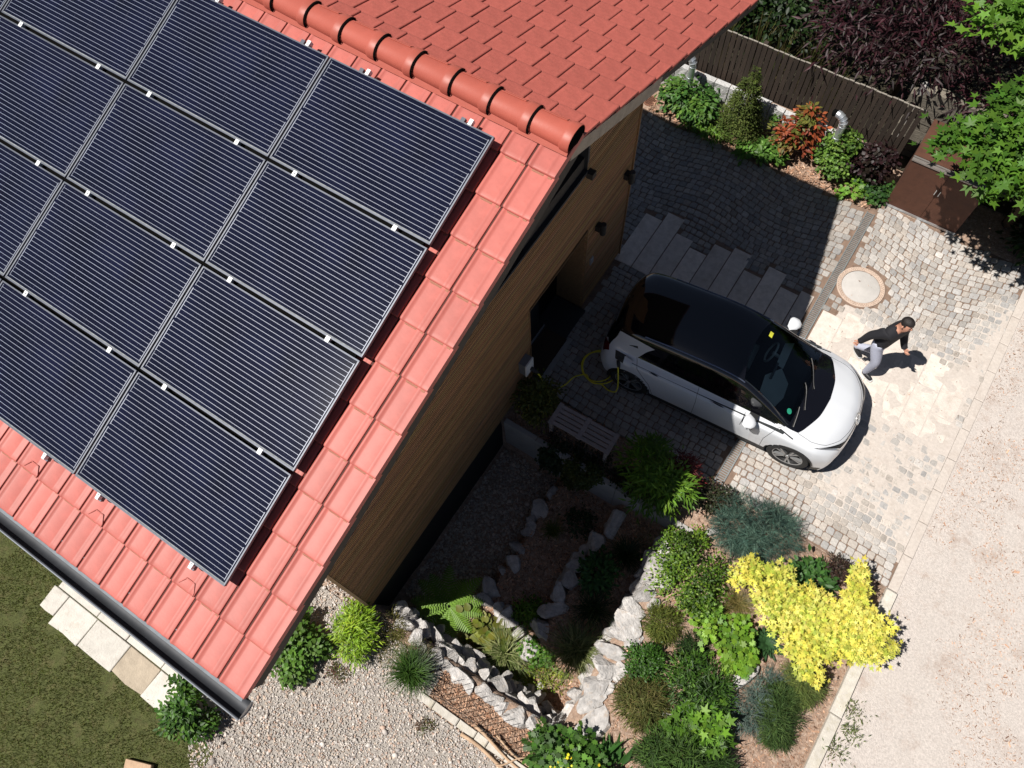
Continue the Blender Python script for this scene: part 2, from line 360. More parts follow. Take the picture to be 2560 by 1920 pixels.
# ------------------------------------------------------------------ roof
deck = MB()
for P in (near, far):
    sl = 5.36 if P is near else FSL - .06
    c = [P(x, s, h) for h in ((-0.20 if P is near else -.13), -0.055) for x, s in ((-14, 0), (-2.26, 0), (-2.26, sl), (-14, sl))]
    deck.add(c, [(0, 1, 2, 3), (4, 5, 6, 7), (0, 1, 5, 4), (1, 2, 6, 5), (2, 3, 7, 6), (3, 0, 4, 7)])
roof = hpart(deck, 'roof', MT['soffit'], fixn=True)
vb = MB()
for P, sl in ((near, 5.36),):
    c = [P(x, s, h) for h in (-0.30, -0.03) for x, s in ((-2.262, 0), (-2.238, 0), (-2.238, sl), (-2.262, sl))]
    vb.add(c, [(0, 1, 2, 3), (4, 5, 6, 7), (0, 1, 5, 4), (1, 2, 6, 5), (2, 3, 7, 6), (3, 0, 4, 7)])
hpart(vb, 'verge_board', MT['soffit'], fixn=True)
vb = MB(); c = [far(x, s, h) for h in (-0.20, -0.05) for x, s in ((-2.262, 0), (-2.222, 0), (-2.222, 1.9), (-2.262, 1.9))]
vb.add(c, [(0, 1, 2, 3), (4, 5, 6, 7), (0, 1, 5, 4), (1, 2, 6, 5), (2, 3, 7, 6), (3, 0, 4, 7)])
hpart(vb, 'verge_board', MT['board_grey'], fixn=True)
vb = MB(); c = [far(x, s, h) for h in (-0.13, -0.05) for x, s in ((-2.262, 1.9), (-2.228, 1.9), (-2.228, FSL - .06), (-2.262, FSL - .06))]
vb.add(c, [(0, 1, 2, 3), (4, 5, 6, 7), (0, 1, 5, 4), (1, 2, 6, 5), (2, 3, 7, 6), (3, 0, 4, 7)])
hpart(vb, 'verge_board', MT['soffit'], fixn=True)

TW, TP = 0.282, 0.42
prof = [(0, -.012), (.002, .004), (.010, .0125), (.022, .0135), (.034, .008), (.048, .001), (.062, 0), (.175, 0), (.186, .0035), (.200, .0045), (.214, .001), (.226, -.001), (.250, -.001), (.258, -.004), (.262, -.02)]
def tile_mesh(name, mats, verge=False, L=0.47, groove=True):
    m = MB(); pr = list(prof); 
    if verge: pr = [(x * 0.965, z) for x, z in prof[:-2]] + [(.272, 0.0), (.275, -.004), (.276, -.07)]
    ys = [(0.0, -.030), (0.0, -.004), (0.006, .002), (0.016, .004), (.05, 0.0015), (L, -.034)]
    n = len(pr); vs = []
    for y, dz in ys:
        for i, (x, z) in enumerate(pr):
            yy = y
            if x < .02: yy = y + (.02 - x) * 0.5   # rounded lower left corner
            vs.append((x, yy, z + dz))
    fs = [(r * n + i, r * n + i + 1, (r + 1) * n + i + 1, (r + 1) * n + i) for r in range(len(ys) - 1) for i in range(n - 1)]
    m.add(vs, fs)
    if groove:
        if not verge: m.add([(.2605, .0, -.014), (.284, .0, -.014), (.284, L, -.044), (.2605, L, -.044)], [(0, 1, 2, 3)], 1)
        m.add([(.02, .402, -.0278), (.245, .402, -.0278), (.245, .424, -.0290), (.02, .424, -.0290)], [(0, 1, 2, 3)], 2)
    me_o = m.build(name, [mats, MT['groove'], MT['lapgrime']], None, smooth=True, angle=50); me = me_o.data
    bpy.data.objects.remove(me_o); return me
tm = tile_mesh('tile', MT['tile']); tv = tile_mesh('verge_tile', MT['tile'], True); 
_p = prof[:]; prof = [(0, -.012), (.002, .001), (.008, .006), (.022, .006), (.034, .004), (.048, .001), (.062, 0), (.175, 0), (.226, 0), (.270, -.001), (.278, -.006)]
tf = tile_mesh('far_tile', MT['tile_far'], groove=False); prof = _p
tr = random.Random(5)
def add_tile(name, me, M):
    o = bpy.data.objects.new(name, me); link(o, roof); o.matrix_local = M; return o
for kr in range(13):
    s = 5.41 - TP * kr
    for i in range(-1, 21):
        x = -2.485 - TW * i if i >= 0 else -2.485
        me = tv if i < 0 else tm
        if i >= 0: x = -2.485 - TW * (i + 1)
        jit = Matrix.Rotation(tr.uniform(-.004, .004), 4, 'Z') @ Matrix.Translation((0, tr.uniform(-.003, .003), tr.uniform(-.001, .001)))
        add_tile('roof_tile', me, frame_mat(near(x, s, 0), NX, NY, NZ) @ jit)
for kr in range(12):
    s = FSL - 0.41 * kr
    off = TW * 0.5 if kr % 2 else 0.0
    for i in range(0, 15):
        x = -2.215 - TW * i - off
        if i == 0 and off: 
            o = add_tile('roof_tile', tf, frame_mat(far(-2.215, s, 0), FX, FY, FZ) @ Matrix.Scale(0.5, 4, (1, 0, 0)))
        jit = Matrix.Rotation(tr.uniform(-.005, .005), 4, 'Z') @ Matrix.Translation((0, tr.uniform(-.004, .004), tr.uniform(-.001, .0015)))
        add_tile('roof_tile', tf, frame_mat(far(x, s, 0), FX, FY, FZ) @ jit)
# snow guard tiles have a raised trapezoid rim (three in view below the panels)
def snow_rim(x):
    m = MB(); s0 = 4.99
    for a, b in (((.03, .03), (.075, .10)), ((.075, .10), (.165, .10)), ((.165, .10), (.205, .03)), ((.205, .03), (.205, -.0))):
        m.tube([near(x + a[0], s0 - a[1], .004), near(x + b[0], s0 - b[1], .004)], 0.006, 6)
    return hpart(m, 'tile_rim', MT['tile'], roof)
for x in (-5.251, -4.404, -3.293): snow_rim(x + 0.003)
# extra cover for the part of the roof outside the picture
ex = MB()
for P, x1, sl in ((near, -8.41, 5.41), (far, -6.45, FSL)):
    n = 13
    for q in range(n):
        a, b = sl * q / n, sl * (q + 1) / n
        c = [P(-14, a, -.03), P(x1, a, -.03), P(x1, b, .004), P(-14, b, .004), P(x1, b, -.03), P(-14, b, -.03)]
        ex.add(c, [(0, 1, 2, 3), (3, 2, 4, 5)])
hpart(ex, 'outer_tiles', MT['tile'], roof, fixn=False)

# ridge caps
def cap_mesh():
    m = MB(); n = 14
    st = [(-.02, .098), (0.0, .104), (.30, .112), (.315, .122), (.335, .124), (.385, .125), (.402, .121)]
    vs = []
    for x, r in st:
        for k in range(n + 1):
            a = -0.42 + (math.pi + 0.84) * k / n
            rr_ = r * (1.0 + 0.06 * abs(math.cos(a)))
            vs.append((x, -rr_ * math.cos(a) * 1.12, rr_ * math.sin(a) * 0.9))
    fs = [(i * (n + 1) + k, i * (n + 1) + k + 1, (i + 1) * (n + 1) + k + 1, (i + 1) * (n + 1) + k) for i in range(len(st) - 1) for k in range(n)]
    m.add(vs, fs)
    o = m.build('ridge_cap', MT['ridge'], None, smooth=True, angle=35); me = o.data; bpy.data.objects.remove(o)
    # dark rubber gap behind the collar
    g = MB(); vs = []
    for x, r in ((.400, .126), (.416, .120)):
        for k in range(n + 1):
            a = -0.42 + (math.pi + 0.84) * k / n; rr_ = r * (1.0 + 0.06 * abs(math.cos(a)))
            vs.append((x, -rr_ * math.cos(a) * 1.12, rr_ * math.sin(a) * 0.9))
    g.add(vs, [(k, k + 1, n + 1 + k + 1, n + 1 + k) for k in range(n)])
    o = g.build('cap_gap', MT['black'], None); mg = o.data; bpy.data.objects.remove(o)
    # raised panel rib on the flank
    rb = MB()
    for side in (1,):
        yy = side * .075; zz = .088
        rb.tube([(.03, .062, .088), (.27, .064, .094)], 0.005, 5); rb.tube([(.03, .098, .058), (.27, .104, .062)], 0.005, 5); rb.tube([(.03, .062, .088), (.03, .098, .058)], 0.005, 5); rb.tube([(.27, .064, .094), (.27, .104, .062)], 0.005, 5)
    o = rb.build('cap_rib', MT['ridge'], None); mr = o.data; bpy.data.objects.remove(o)
    return me, mg, mr
cm, cg, cr = cap_mesh()
for i in range(17):
    x = -2.205 - 0.4105 * (i + 1)
    cp = bpy.data.objects.new('ridge_cap', cm); link(cp, roof); cp.matrix_local = Matrix.Translation((x, RY, RZ + 0.018))
    for nm, me in (('cap_rib', cr),) + ((('cap_gap', cg),) if i > 0 else ()):
        g = bpy.data.objects.new(nm, me); link(g, roof); g.matrix_local = Matrix.Translation((x, RY, RZ + 0.018))
# mortar filler below the caps
fl = MB(); 
for sg in (-1, 1):
    fl.add([(-9, RY + sg * 0.155, RZ - 0.045), (-2.215, RY + sg * 0.155, RZ - 0.045), (-2.215, RY + sg * 0.10, RZ + 0.02), (-9, RY + sg * 0.10, RZ + 0.02)], [(0, 1, 2, 3)])
hpart(fl, 'ridge_roll', MT['ridge'])
ec = MB(); n = 14; vs = [(-2.20, RY, RZ - 0.02)]
for k in range(n + 1):
    a = -0.3 + (math.pi + 0.6) * k / n; vs.append((-2.212, RY - .118 * math.cos(a) * 1.1, RZ + 0.018 + .118 * math.sin(a) * 0.88))
ec.add(vs, [(0, i + 1, i + 2) for i in range(n)]); hpart(ec, 'cap_gap', MT['black'])

# gutter (half round zinc) with brackets and end cap
gt = MB(); n = 12; GC = near(0, 5.475, 0); gy0, gz0, gr = GC.y, GC.z - 0.045, 0.082
vs = []
for x in (-12.0, -2.165):
    for r in (gr, gr - 0.006):
        for k in range(n + 1):
            a = math.pi + math.pi * k / n; vs.append((x, gy0 + r * math.cos(a), gz0 + r * math.sin(a)))
q = n + 1
fs = [(k, k + 1, 2 * q + k + 1, 2 * q + k) for k in range(n)] + [(q + k, q + k + 1, 3 * q + k + 1, 3 * q + k) for k in range(n)]
gt.add(vs, fs[:n], 0); gt.add(vs, fs[n:], 1)
gt.tube([(-12, gy0 - gr - 0.004, gz0 + 0.004), (-2.165, gy0 - gr - 0.004, gz0 + 0.004)], 0.011, 8)
gut = hpart(gt, 'gutter', [MT['zinc'], MT['gutter_in']], smooth=True, angle=40)
ge = MB(); ge.add([(-2.165, gy0, gz0 + 0.005)] + [(-2.165, gy0 + gr * math.cos(math.pi + math.pi * k / n), gz0 + gr * math.sin(math.pi + math.pi * k / n)) for k in range(n + 1)], [(0, k + 1, k + 2) for k in range(n)])
ge.tube([(-2.163, gy0 + gr * 1.02 * math.cos(math.pi + math.pi * k / n), gz0 + gr * 1.02 * math.sin(math.pi + math.pi * k / n)) for k in range(n + 1)], 0.006, 5)
hpart(ge, 'gutter_end', MT['zinc'], gut)
fa = MB(); c = [near(x, 5.37, h) for h in (-0.2, -0.03) for x in (-12, -2.24)]
fa.add(c, [(0, 1, 3, 2)]); c2 = [near(-12, 5.30, -.02), near(-2.23, 5.30, -.02), near(-2.23, 5.45, -.035), near(-12, 5.45, -.035)]
fa.add(c2, [(0, 1, 2, 3)]); hpart(fa, 'eaves_flashing', mat('flashing', (.16, .18, .20), .6, .2, 6, metal=.3))

# ------------------------------------------------------------------ solar panels
def cell_mat():
    m, nt, N, L, b = new_mat('solar_cells')
    tc = N.new('ShaderNodeTexCoord'); sep = N.new('ShaderNodeSeparateXYZ'); L.new(tc.outputs['Object'], sep.inputs[0])
    nz = N.new('ShaderNodeTexNoise'); nz.inputs['Scale'].default_value = 2.2; nz.inputs['Detail'].default_value = 3; L.new(tc.outputs['Object'], nz.inputs['Vector'])
    rp = N.new('ShaderNodeValToRGB'); rp.color_ramp.elements[0].position = .3; rp.color_ramp.elements[1].position = .75
    rp.color_ramp.elements[0].color = (0.005, 0.006, 0.014, 1); rp.color_ramp.elements[1].color = (0.008, 0.010, 0.030, 1)
    L.new(nz.outputs['Fac'], rp.inputs['Fac']); cur = rp.outputs['Color']
    # gaps between the cells, across the long side
    mth = N.new('ShaderNodeMath'); mth.operation = 'PINGPONG'; mth.inputs[1].default_value = 0.0865; L.new(sep.outputs['X'], mth.inputs[0])
    gt_ = N.new('ShaderNodeMath'); gt_.operation = 'LESS_THAN'; gt_.inputs[1].default_value = 0.0022; L.new(mth.outputs[0], gt_.inputs[0])
    mx = N.new('ShaderNodeMix'); mx.data_type = 'RGBA'; L.new(gt_.outputs[0], mx.inputs['Factor']); L.new(cur, mx.inputs['A']); mx.inputs['B'].default_value = (0.012, 0.013, 0.028, 1); cur = mx.outputs['Result']
    # pollen and dust specks
    vo = N.new('ShaderNodeTexVoronoi'); vo.inputs['Scale'].default_value = 75; L.new(tc.outputs['Object'], vo.inputs['Vector'])
    lt = N.new('ShaderNodeMath'); lt.operation = 'LESS_THAN'; lt.inputs[1].default_value = 0.14; L.new(vo.outputs['Distance'], lt.inputs[0])
    n3 = N.new('ShaderNodeTexNoise'); n3.inputs['Scale'].default_value = 5; n3.inputs['Detail'].default_value = 4; L.new(tc.outputs['Object'], n3.inputs['Vector'])
    r3 = N.new('ShaderNodeValToRGB'); r3.color_ramp.elements[0].position = .42; r3.color_ramp.elements[1].position = .72; L.new(n3.outputs['Fac'], r3.inputs['Fac'])
    sv = N.new('ShaderNodeSeparateColor'); L.new(vo.outputs['Color'], sv.inputs[0])
    g2 = N.new('ShaderNodeMath'); g2.operation = 'GREATER_THAN'; g2.inputs[1].default_value = .55; L.new(sv.outputs[0], g2.inputs[0])
    m1 = N.new('ShaderNodeMath'); m1.operation = 'MULTIPLY'; L.new(lt.outputs[0], m1.inputs[0]); L.new(r3.outputs['Color'], m1.inputs[1])
    m3 = N.new('ShaderNodeMath'); m3.operation = 'MULTIPLY'; L.new(m1.outputs[0], m3.inputs[0]); L.new(g2.outputs[0], m3.inputs[1])
    m2 = N.new('ShaderNodeMath'); m2.operation = 'MULTIPLY'; m2.inputs[1].default_value = .75; L.new(m3.outputs[0], m2.inputs[0])
    mx = N.new('ShaderNodeMix'); mx.data_type = 'RGBA'; L.new(m2.outputs[0], mx.inputs['Factor']); L.new(cur, mx.inputs['A']); mx.inputs['B'].default_value = (0.25, 0.26, 0.36, 1); cur = mx.outputs['Result']
    L.new(cur, b.inputs['Base Color']); b.inputs['Roughness'].default_value = 0.06; b.inputs['Specular IOR Level'].default_value = 0.4
    return m
MT['cells'] = cell_mat()
PW, PH, PG, PGX = 1.7861, 1.0725, 0.0341, 0.0212
PX0, PS0, PHH = -2.8199, 0.3176, 0.127
def panel_meshes():
    fw = 0.013
    f = MB()
    for c, d, mi in (((PW / 2, fw / 2, -.018), (PW, fw, .038), 0), ((PW / 2, PH - fw / 2, -.018), (PW, fw, .038), 0), ((fw / 2, PH / 2, -.018), (fw, PH - 2 * fw, .038), 1), ((PW - fw / 2, PH / 2, -.018), (fw, PH - 2 * fw, .038), 1)): f.box(c, d, m=mi)
    f.add([(fw, fw, -.0025), (PW - fw, fw, -.0025), (PW - fw, fw + .012, -.0025), (fw, fw + .009, -.0025)], [(0, 1, 2, 3)], 2)
    f.box((PW / 2, PH / 2, -.03), (PW - 2 * fw - .002, PH - 2 * fw - .002, .012))
    o = f.build('frame', [MT['frame'], MT['silver'], MT['paneldust']], None); mf = o.data; bpy.data.objects.remove(o)
    g = MB(); g.add([(fw, fw, -.003), (PW - fw, fw, -.003), (PW - fw, PH - fw, -.003), (fw, PH - fw, -.003)], [(0, 1, 2, 3)])
    o = g.build('cells', MT['cells'], None); mc = o.data; bpy.data.objects.remove(o)
    b = MB(); x0, x1 = 0.034, PW - 0.034; y0, y1 = 0.030, PH - 0.030; n = 24
    def quad(xa, xb, ya, yb): b.add([(xa, ya, -.0022), (xb, ya, -.0022), (xb, yb, -.0022), (xa, yb, -.0022)], [(0, 1, 2, 3)])
    dy = (y1 - y0) / n
    for i in range(n):
        yc = y0 + (i + .5) * dy; quad(x0, x1, yc - .0019, yc + .0019)
    ss = (y1 - y0) / 6
    for a, c_ in ((0, 2), (2, 4), (4, 6)): quad(x1, x1 + .007, y0 + a * ss + .012, y0 + c_ * ss - .012)
    for a, c_, w in ((0, 1, .004), (1, 3, .008), (3, 5, .008), (5, 6, .004)): quad(x0 - w, x0, y0 + a * ss + .012, y0 + c_ * ss - (.012 if c_ != 1 and a != 5 else -.005))
    o = b.build('busbars', MT['busbar'], None); mb_ = o.data; bpy.data.objects.remove(o)
    return mf, mc, mb_
mf, mc, mbus = panel_meshes()
def clamp_mesh(end):
    m = MB()
    if end:
        m.box((0, 0, .002), (.036, .022, .008)); m.box((.0, -.028, -.02), (.034, .036, .05)); m.box((.012, -.028, .006), (.010, .024, .004)); m.lathe([(0, .012), (.006, .012), (.006, 0)], 8, (-.004, .0, .004))
    else:
        m.box((0, 0, .003), (.042, .050, .006)); m.box((0, 0, -.02), (.03, .026, .044)); m.lathe([(0, .011), (.0065, .011), (.0065, 0)], 8, (0, 0, .006))
    o = m.build('clamp', MT['alu'], None); me = o.data; bpy.data.objects.remove(o); return me
c_mid, c_end = clamp_mesh(False), clamp_mesh(True)
rows = ['top', 'second', 'third', 'lowest']; colsn = ['nearest the gable edge', 'second from the gable edge', 'third from the gable edge', 'fourth from the gable edge']
def add_child(name, me, parent, M=None):
    o = bpy.data.objects.new(name, me); link(o, parent)
    if M is not None: o.matrix_local = M
    return o
for r in range(4):
    for c in range(4):
        if (r == 3 and c > 2) or (r == 2 and c > 3): continue
        x = PX0 - (c + 1) * PW - c * PGX; s = PS0 + r * (PH + PG) + PH
        p = bpy.data.objects.new('solar_panel', None); p.empty_display_size = .1; COL.objects.link(p)
        p.matrix_world = frame_mat(near(x, s, PHH), NX, NY, NZ) @ Matrix.Rotation(random.uniform(-.0012, .0012), 4, 'X')
        tag(p, 'dark blue solar panel, %s row, %s' % (rows[r], colsn[c]), 'solar panel', 'solar panels on the red roof')
        add_child('frame', mf, p); add_child('cells', mc, p); add_child('busbars', mbus, p)
        for fx in (0.175, 0.80):
            if r < 3: add_child('clamp', c_mid, p, Matrix.Translation((PW * fx, -PG / 2, .001)))
            else: add_child('clamp', c_end, p, Matrix.Translation((PW * fx, -.006, .001)))
            if r == 0: add_child('clamp', c_end, p, Matrix.Translation((PW * fx + .1, PH + .006, .001)) @ Matrix.Rotation(math.pi, 4, 'Z'))
for r in range(3):
    m = MB(); mid = near(-6.55, PS0 + (r + 1) * (PH + PG) - PG / 2, PHH - .075); m.box(mid, (7.3, .09, .03), mat=frame_mat(Vector((0, 0, 0)), NX, NY, NZ).to_3x3())
    hpart(m, 'cross_rail', MT['black'])
# mounting rails below the panels
for c in range(4):
    for fx in (0.175, 0.80):
        x = PX0 - (c + 1) * PW - c * PGX + PW * fx
        m = MB(); a = near(x, PS0 - .05, PHH - .062); b = near(x, PS0 + 4.46, PHH - .062)
        mid = (a + b) / 2; M = frame_mat(Vector((0, 0, 0)), NX, NY, NZ).to_3x3(); m.box(mid, (.04, (b - a).length, .04), mat=M)
        o = hpart(m, 'mounting_rail', MT['frame'])
# ------------------------------------------------------------------ terrain
def smooth(a, b, x): t = min(1, max(0, (x - a) / (b - a))); return t * t * (3 - 2 * t)
def nz2(x, y, f=1.0, s=0.0): return mnoise.noise(Vector((x * f + s, y * f - s, s * 1.7)))
def ground_z(x, y):
    """height of the soil"""
    if y > 4.42 and y < (10.6 if x < .3 else 10.88) and -4.8 < x < 3.3: return -0.09
    base = -0.03
    if x > 3.15: return -0.05
    if y > 10.6: return 0.0 + 0.03 * nz2(x, y, 2.0) if x < 3.2 else -0.05
    # garden east of the retaining stones
    if x > 0.12 and -0.3 < y <= 4.42:
        return -0.01 + 0.10 * math.sin(math.pi * min(1, max(0, (x - 0.2) / 2.9))) * smooth(4.4, 3.8, y) + 0.03 * nz2(x, y, 2.5)
    # planted strip behind the concrete stones
    if 3.56 < y <= 4.42 and -3.06 < x <= 0.12: return -0.02 + 0.02 * nz2(x, y, 3)
    # sunken terraces
    if -3.32 < x <= 0.12 and 0.05 < y <= 3.56:
        z = -1.15
        z += 0.33 * smooth(-1.95, -1.80, x) + 0.36 * smooth(-0.90, -0.74, x)
        if y < 1.08:   # lower bed in front of the terraces
            z = z * smooth(0.78, 1.08, y) + (1 - smooth(0.78, 1.08, y)) * (-1.06 + 0.18 * smooth(-1.2, 0.0, x))
        z += 0.025 * nz2(x, y, 3.0)
        z += 0.95 * smooth(0.22, 0.07, y)
        return z
    return base + 0.015 * nz2(x, y, 2.0)
xs = sorted(set([-60, -40, -25, -18, -14, -10, -8] + [round(-7 + i * .25, 3) for i in range(15)] + [round(-3.3 + i * .055, 3) for i in range(123)] + [3.6, 4.2, 5, 7, 10, 15, 25, 40, 60]))
ys = sorted(set([-40, -25, -15, -9, -7] + [round(-6 + i * .3, 3) for i in range(17)] + [round(-0.9 + i * .055, 3) for i in range(99)] + [4.75, 5.5, 7, 9, 10.4] + [round(10.6 + i * .15, 3) for i in range(12)] + [13, 14, 16, 20, 30, 45, 60, 90]))
V = [(x, y, ground_z(x, y)) for y in ys for x in xs]; nx = len(xs)
F = [(j * nx + i, j * nx + i + 1, (j + 1) * nx + i + 1, (j + 1) * nx + i) for j in range(len(ys) - 1) for i in range(nx - 1)
     if not (xs[i] < -3.25 and xs[i + 1] <= -3.1 and ys[j] > 0.05 and ys[j + 1] < 7.3 and xs[i] > -8)]
gm = MB(); gm.add(V, F); ground = tag(gm.build('ground', MT['soil'], smooth=True), kind='structure')

def sheet(name, x0, x1, y0, y1, nx_, ny_, zf, mt, hole=None):
    vs = [(x0 + (x1 - x0) * i / nx_, y0 + (y1 - y0) * j / ny_) for j in range(ny_ + 1) for i in range(nx_ + 1)]
    w = nx_ + 1; fs = []
    for j in range(ny_):
        for i in range(nx_):
            c = vs[j * w + i]
            if hole and hole(c[0] + (x1 - x0) / nx_ / 2, c[1] + (y1 - y0) / ny_ / 2): continue
            fs.append((j * w + i, j * w + i + 1, (j + 1) * w + i + 1, (j + 1) * w + i))
    m = MB(); m.add([(x, y, zf(x, y)) for x, y in vs], fs)
    return tag(m.build(name, mt, smooth=True), kind='structure')

# road of compacted gravel
def road_z(x, y): return -0.008 + 0.012 * nz2(x, y, 0.9) + 0.005 * nz2(x, y, 4.0, 3) - 0.02 * smooth(3.6, 3.34, x)
road = sheet('road', 3.335, 9.0, -6, 18, 60, 140, road_z, MT['road'])
sheet('woodland_floor', -14, 9, 11.75, 40, 20, 20, lambda x, y: .03, MT['woodfloor'])
sheet('road_verge', 9.0, 40, -20, 40, 4, 6, lambda x, y: -0.02, MT['road'])

# ------------------------------------------------------------------ driveway
HOLE = [(0.82, 9.02, 0.43)]
def dusty(x, y):
    """how far sand fills the joints (0..1): the wheel tracks in front of the car and by the road"""
    d = smooth(0.9, 2.0, x) * smooth(4.5, 5.6, y) * smooth(9.3, 8.2, y)
    d = max(d, 0.9 * smooth(0.5, 1.0, x) * smooth(6.2, 6.8, y) * smooth(9.0, 8.4, y))
    d = max(d, smooth(2.4, 3.1, x) * smooth(4.6, 5.3, y) * smooth(10.6, 9.4, y))
    return d
def fill_z(x, y):
    return -0.024 + dusty(x, y) * (0.0225 + 0.009 * nz2(x, y, 1.3, 5) + 0.007 * nz2(x, y, 6, 9))
MT['joint'] = mat('joint_grit', (0.20, 0.135, 0.10), 0.95, 0.25, 12, 0.3, 80)
drive = sheet('driveway', -4.75, 3.18, 4.42, 10.90, 60, 50, lambda x, y: -0.017, MT['joint'], hole=lambda x, y: (x < -3.10 and y < 7.42) or (x < .25 and y > 10.6))
sheet('dust_sand', -0.4, 3.18, 4.42, 10.60, 150, 240, lambda x, y: min(fill_z(x, y), -0.024 if 0.27 < x < 0.45 or math.hypot(x - .82, y - 9.02) < .44 else 1), MT['sand'])
def slab_zone(x, y):
    return (-3.12 < x < 0.27 and 7.27 < y < 8.44) or (0.45 < x < 3.1 and 6.9 < y < 8.42)
cob = MB(); cobbles = []; cr_ = random.Random(11)
def free(x, y, r=0.05):
    if 0.275 - r * .55 < x < 0.445 + r * .55: return False
    if x < -3.09 + r and y < 7.44: return False
    if x < -4.7 or x > 3.21 - r or y < 4.45 or y > (10.58 if x < .3 else 10.86) - r * .3: return False
    for hx, hy, hr in HOLE:
        if math.hypot(x - hx, y - hy) < hr + r * .6: return False
    return True
def slab_ok(x, y):   # zigzag upper end of the slabs
    i = math.floor((x + 3.12) / 0.345); top = 8.40 + ((.05, .28, -.05, -.2, .1, .22, -.12, .18, -.1, .02)[i % 10])
    if -3.12 < x < 0.27: return 7.27 < y < top
    if 0.45 < x < 3.1: return 6.9 < y < 8.35 + 0.1 * math.sin(x * 9)
    return False
y = 4.43; row = 0
while y < 11.1:
    h = cr_.uniform(0.105, 0.135); x = -4.8 + cr_.uniform(0, .1)
    while x < 3.2:
        w = cr_.uniform(0.10, 0.155)
        bow = lambda xx: 0.11 * math.sin(xx * 2.3 + 0.6) * smooth(8.0, 9.2, y) + 0.03 * math.sin(xx * 1.1 + row * .05)
        xc, yc = x + w / 2, y + h / 2 + bow(x + w / 2)
        if free(xc, yc, 0.06) and not slab_ok(xc, yc) and not slab_ok(xc, yc + .05) and not slab_ok(xc, yc - .05):
            g = cr_.uniform(0.003, 0.006); j = lambda: cr_.uniform(-.007, .007)
            P = [(x + g + j(), y + g + bow(x) + j()), (x + w - g + j(), y + g + bow(x + w) + j()), (x + w - g + j(), y + h - g + bow(x + w) + j()), (x + g + j(), y + h - g + bow(x) + j())]
            # cut the corners a little: eight sided stones
            Q = []
            for a in range(4):
                p0, p1, p2 = P[a - 1], P[a], P[(a + 1) % 4]; c = cr_.uniform(.08, .18)
                Q.append((p1[0] + (p0[0] - p1[0]) * c, p1[1] + (p0[1] - p1[1]) * c)); Q.append((p1[0] + (p2[0] - p1[0]) * c, p1[1] + (p2[1] - p1[1]) * c))
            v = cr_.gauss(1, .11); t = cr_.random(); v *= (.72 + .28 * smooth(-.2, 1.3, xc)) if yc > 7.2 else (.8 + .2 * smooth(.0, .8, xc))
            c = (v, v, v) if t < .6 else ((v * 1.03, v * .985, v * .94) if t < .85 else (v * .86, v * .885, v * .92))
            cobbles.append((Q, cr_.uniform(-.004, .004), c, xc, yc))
        x += w
    y += h; row += 1
def show_size(c): return math.hypot(c[3], c[4], 11.9)
hid = lambda c: (-2.3 < c[3] < 1.6 and 5.2 < c[4] < 7.1) or c[3] < -3
order = sorted(range(len(cobbles)), key=lambda i: (hid(cobbles[i]), show_size(cobbles[i])))
single = set(order[:300])
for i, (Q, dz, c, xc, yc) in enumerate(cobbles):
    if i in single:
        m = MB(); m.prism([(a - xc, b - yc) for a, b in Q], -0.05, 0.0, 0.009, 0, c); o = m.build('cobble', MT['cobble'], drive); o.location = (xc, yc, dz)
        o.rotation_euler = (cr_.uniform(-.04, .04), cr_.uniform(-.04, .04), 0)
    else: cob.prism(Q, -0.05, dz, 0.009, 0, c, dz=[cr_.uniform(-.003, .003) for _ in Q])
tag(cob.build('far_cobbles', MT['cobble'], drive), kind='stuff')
# long granite slabs laid side by side
for i in range(10):
    x0 = -3.12 + .345 * i
    top = 8.40 + ((.05, .28, -.05, -.2, .1, .22, -.12, .18, -.1, .02)[i % 10])
    cuts = [7.27, top]
    for a, b in zip(cuts[:-1], cuts[1:]):
        if b - a < .1: continue
        w = 0.345 if x0 + .345 < .27 else .25
        m = MB(); m.prism([(x0 + .008, a + .006), (x0 + w - .008, a + .006), (x0 + w - .008, b - .006), (x0 + .008, b - .006)], -.05, .003 + cr_.uniform(-.002, .002), .006)
        m.build('paving_slab', MT['slab'], drive)
for i in range(7):
    x0 = 0.46 + .37 * i; cuts = [6.9, 7.6 + cr_.uniform(-.2, .2), 8.35 + .1 * math.sin(x0 * 9)]
    for a, b in zip(cuts[:-1], cuts[1:]):
        m = MB(); m.prism([(x0 + .008, a + .006), (x0 + .362, a + .006), (x0 + .362, b - .006), (x0 + .008, b - .006)], -.05, -.002, .006); m.build('paving_slab', MT['slab'], drive)
# edging band between driveway and road
for i in range(11):
    y0 = 4.42 + i * .6; m = MB(); m.prism([(3.185, y0 + .004), (3.33, y0 + .004), (3.33, y0 + .596), (3.185, y0 + .596)], -.1, -.002 + cr_.uniform(-.002, .002), .008); m.build('edging_stone', MT['sand'], drive)

# drain channel with grating
dc = thing('drain_channel', 'long steel drain grating set across the cobbled driveway', 'drain', (0.36, 7.5, 0))
def dpart(m, n, mt): o = m.build(n, mt, dc); o.location = (-0.36, -7.5, 0); return o
m = MB(); m.box((.36, 7.5, -.05), (.13, 6.16, .02)); dpart(m, 'channel_bed', MT['black'])
m = MB()
for x in (.292, .428): m.box((x, 7.5, -.022), (.014, 6.16, .05))
dpart(m, 'channel_frame', MT['grate'])
m = MB(); yy = 4.43
while yy < 10.57: m.box((.36, yy, -.005), (.121, .017, .012)); yy += .040
for x in (.30, .42): m.box((x, 7.5, -.0145), (.008, 6.14, .012))
tag(dpart(m, 'grating_bars', MT['grate']), kind='stuff')

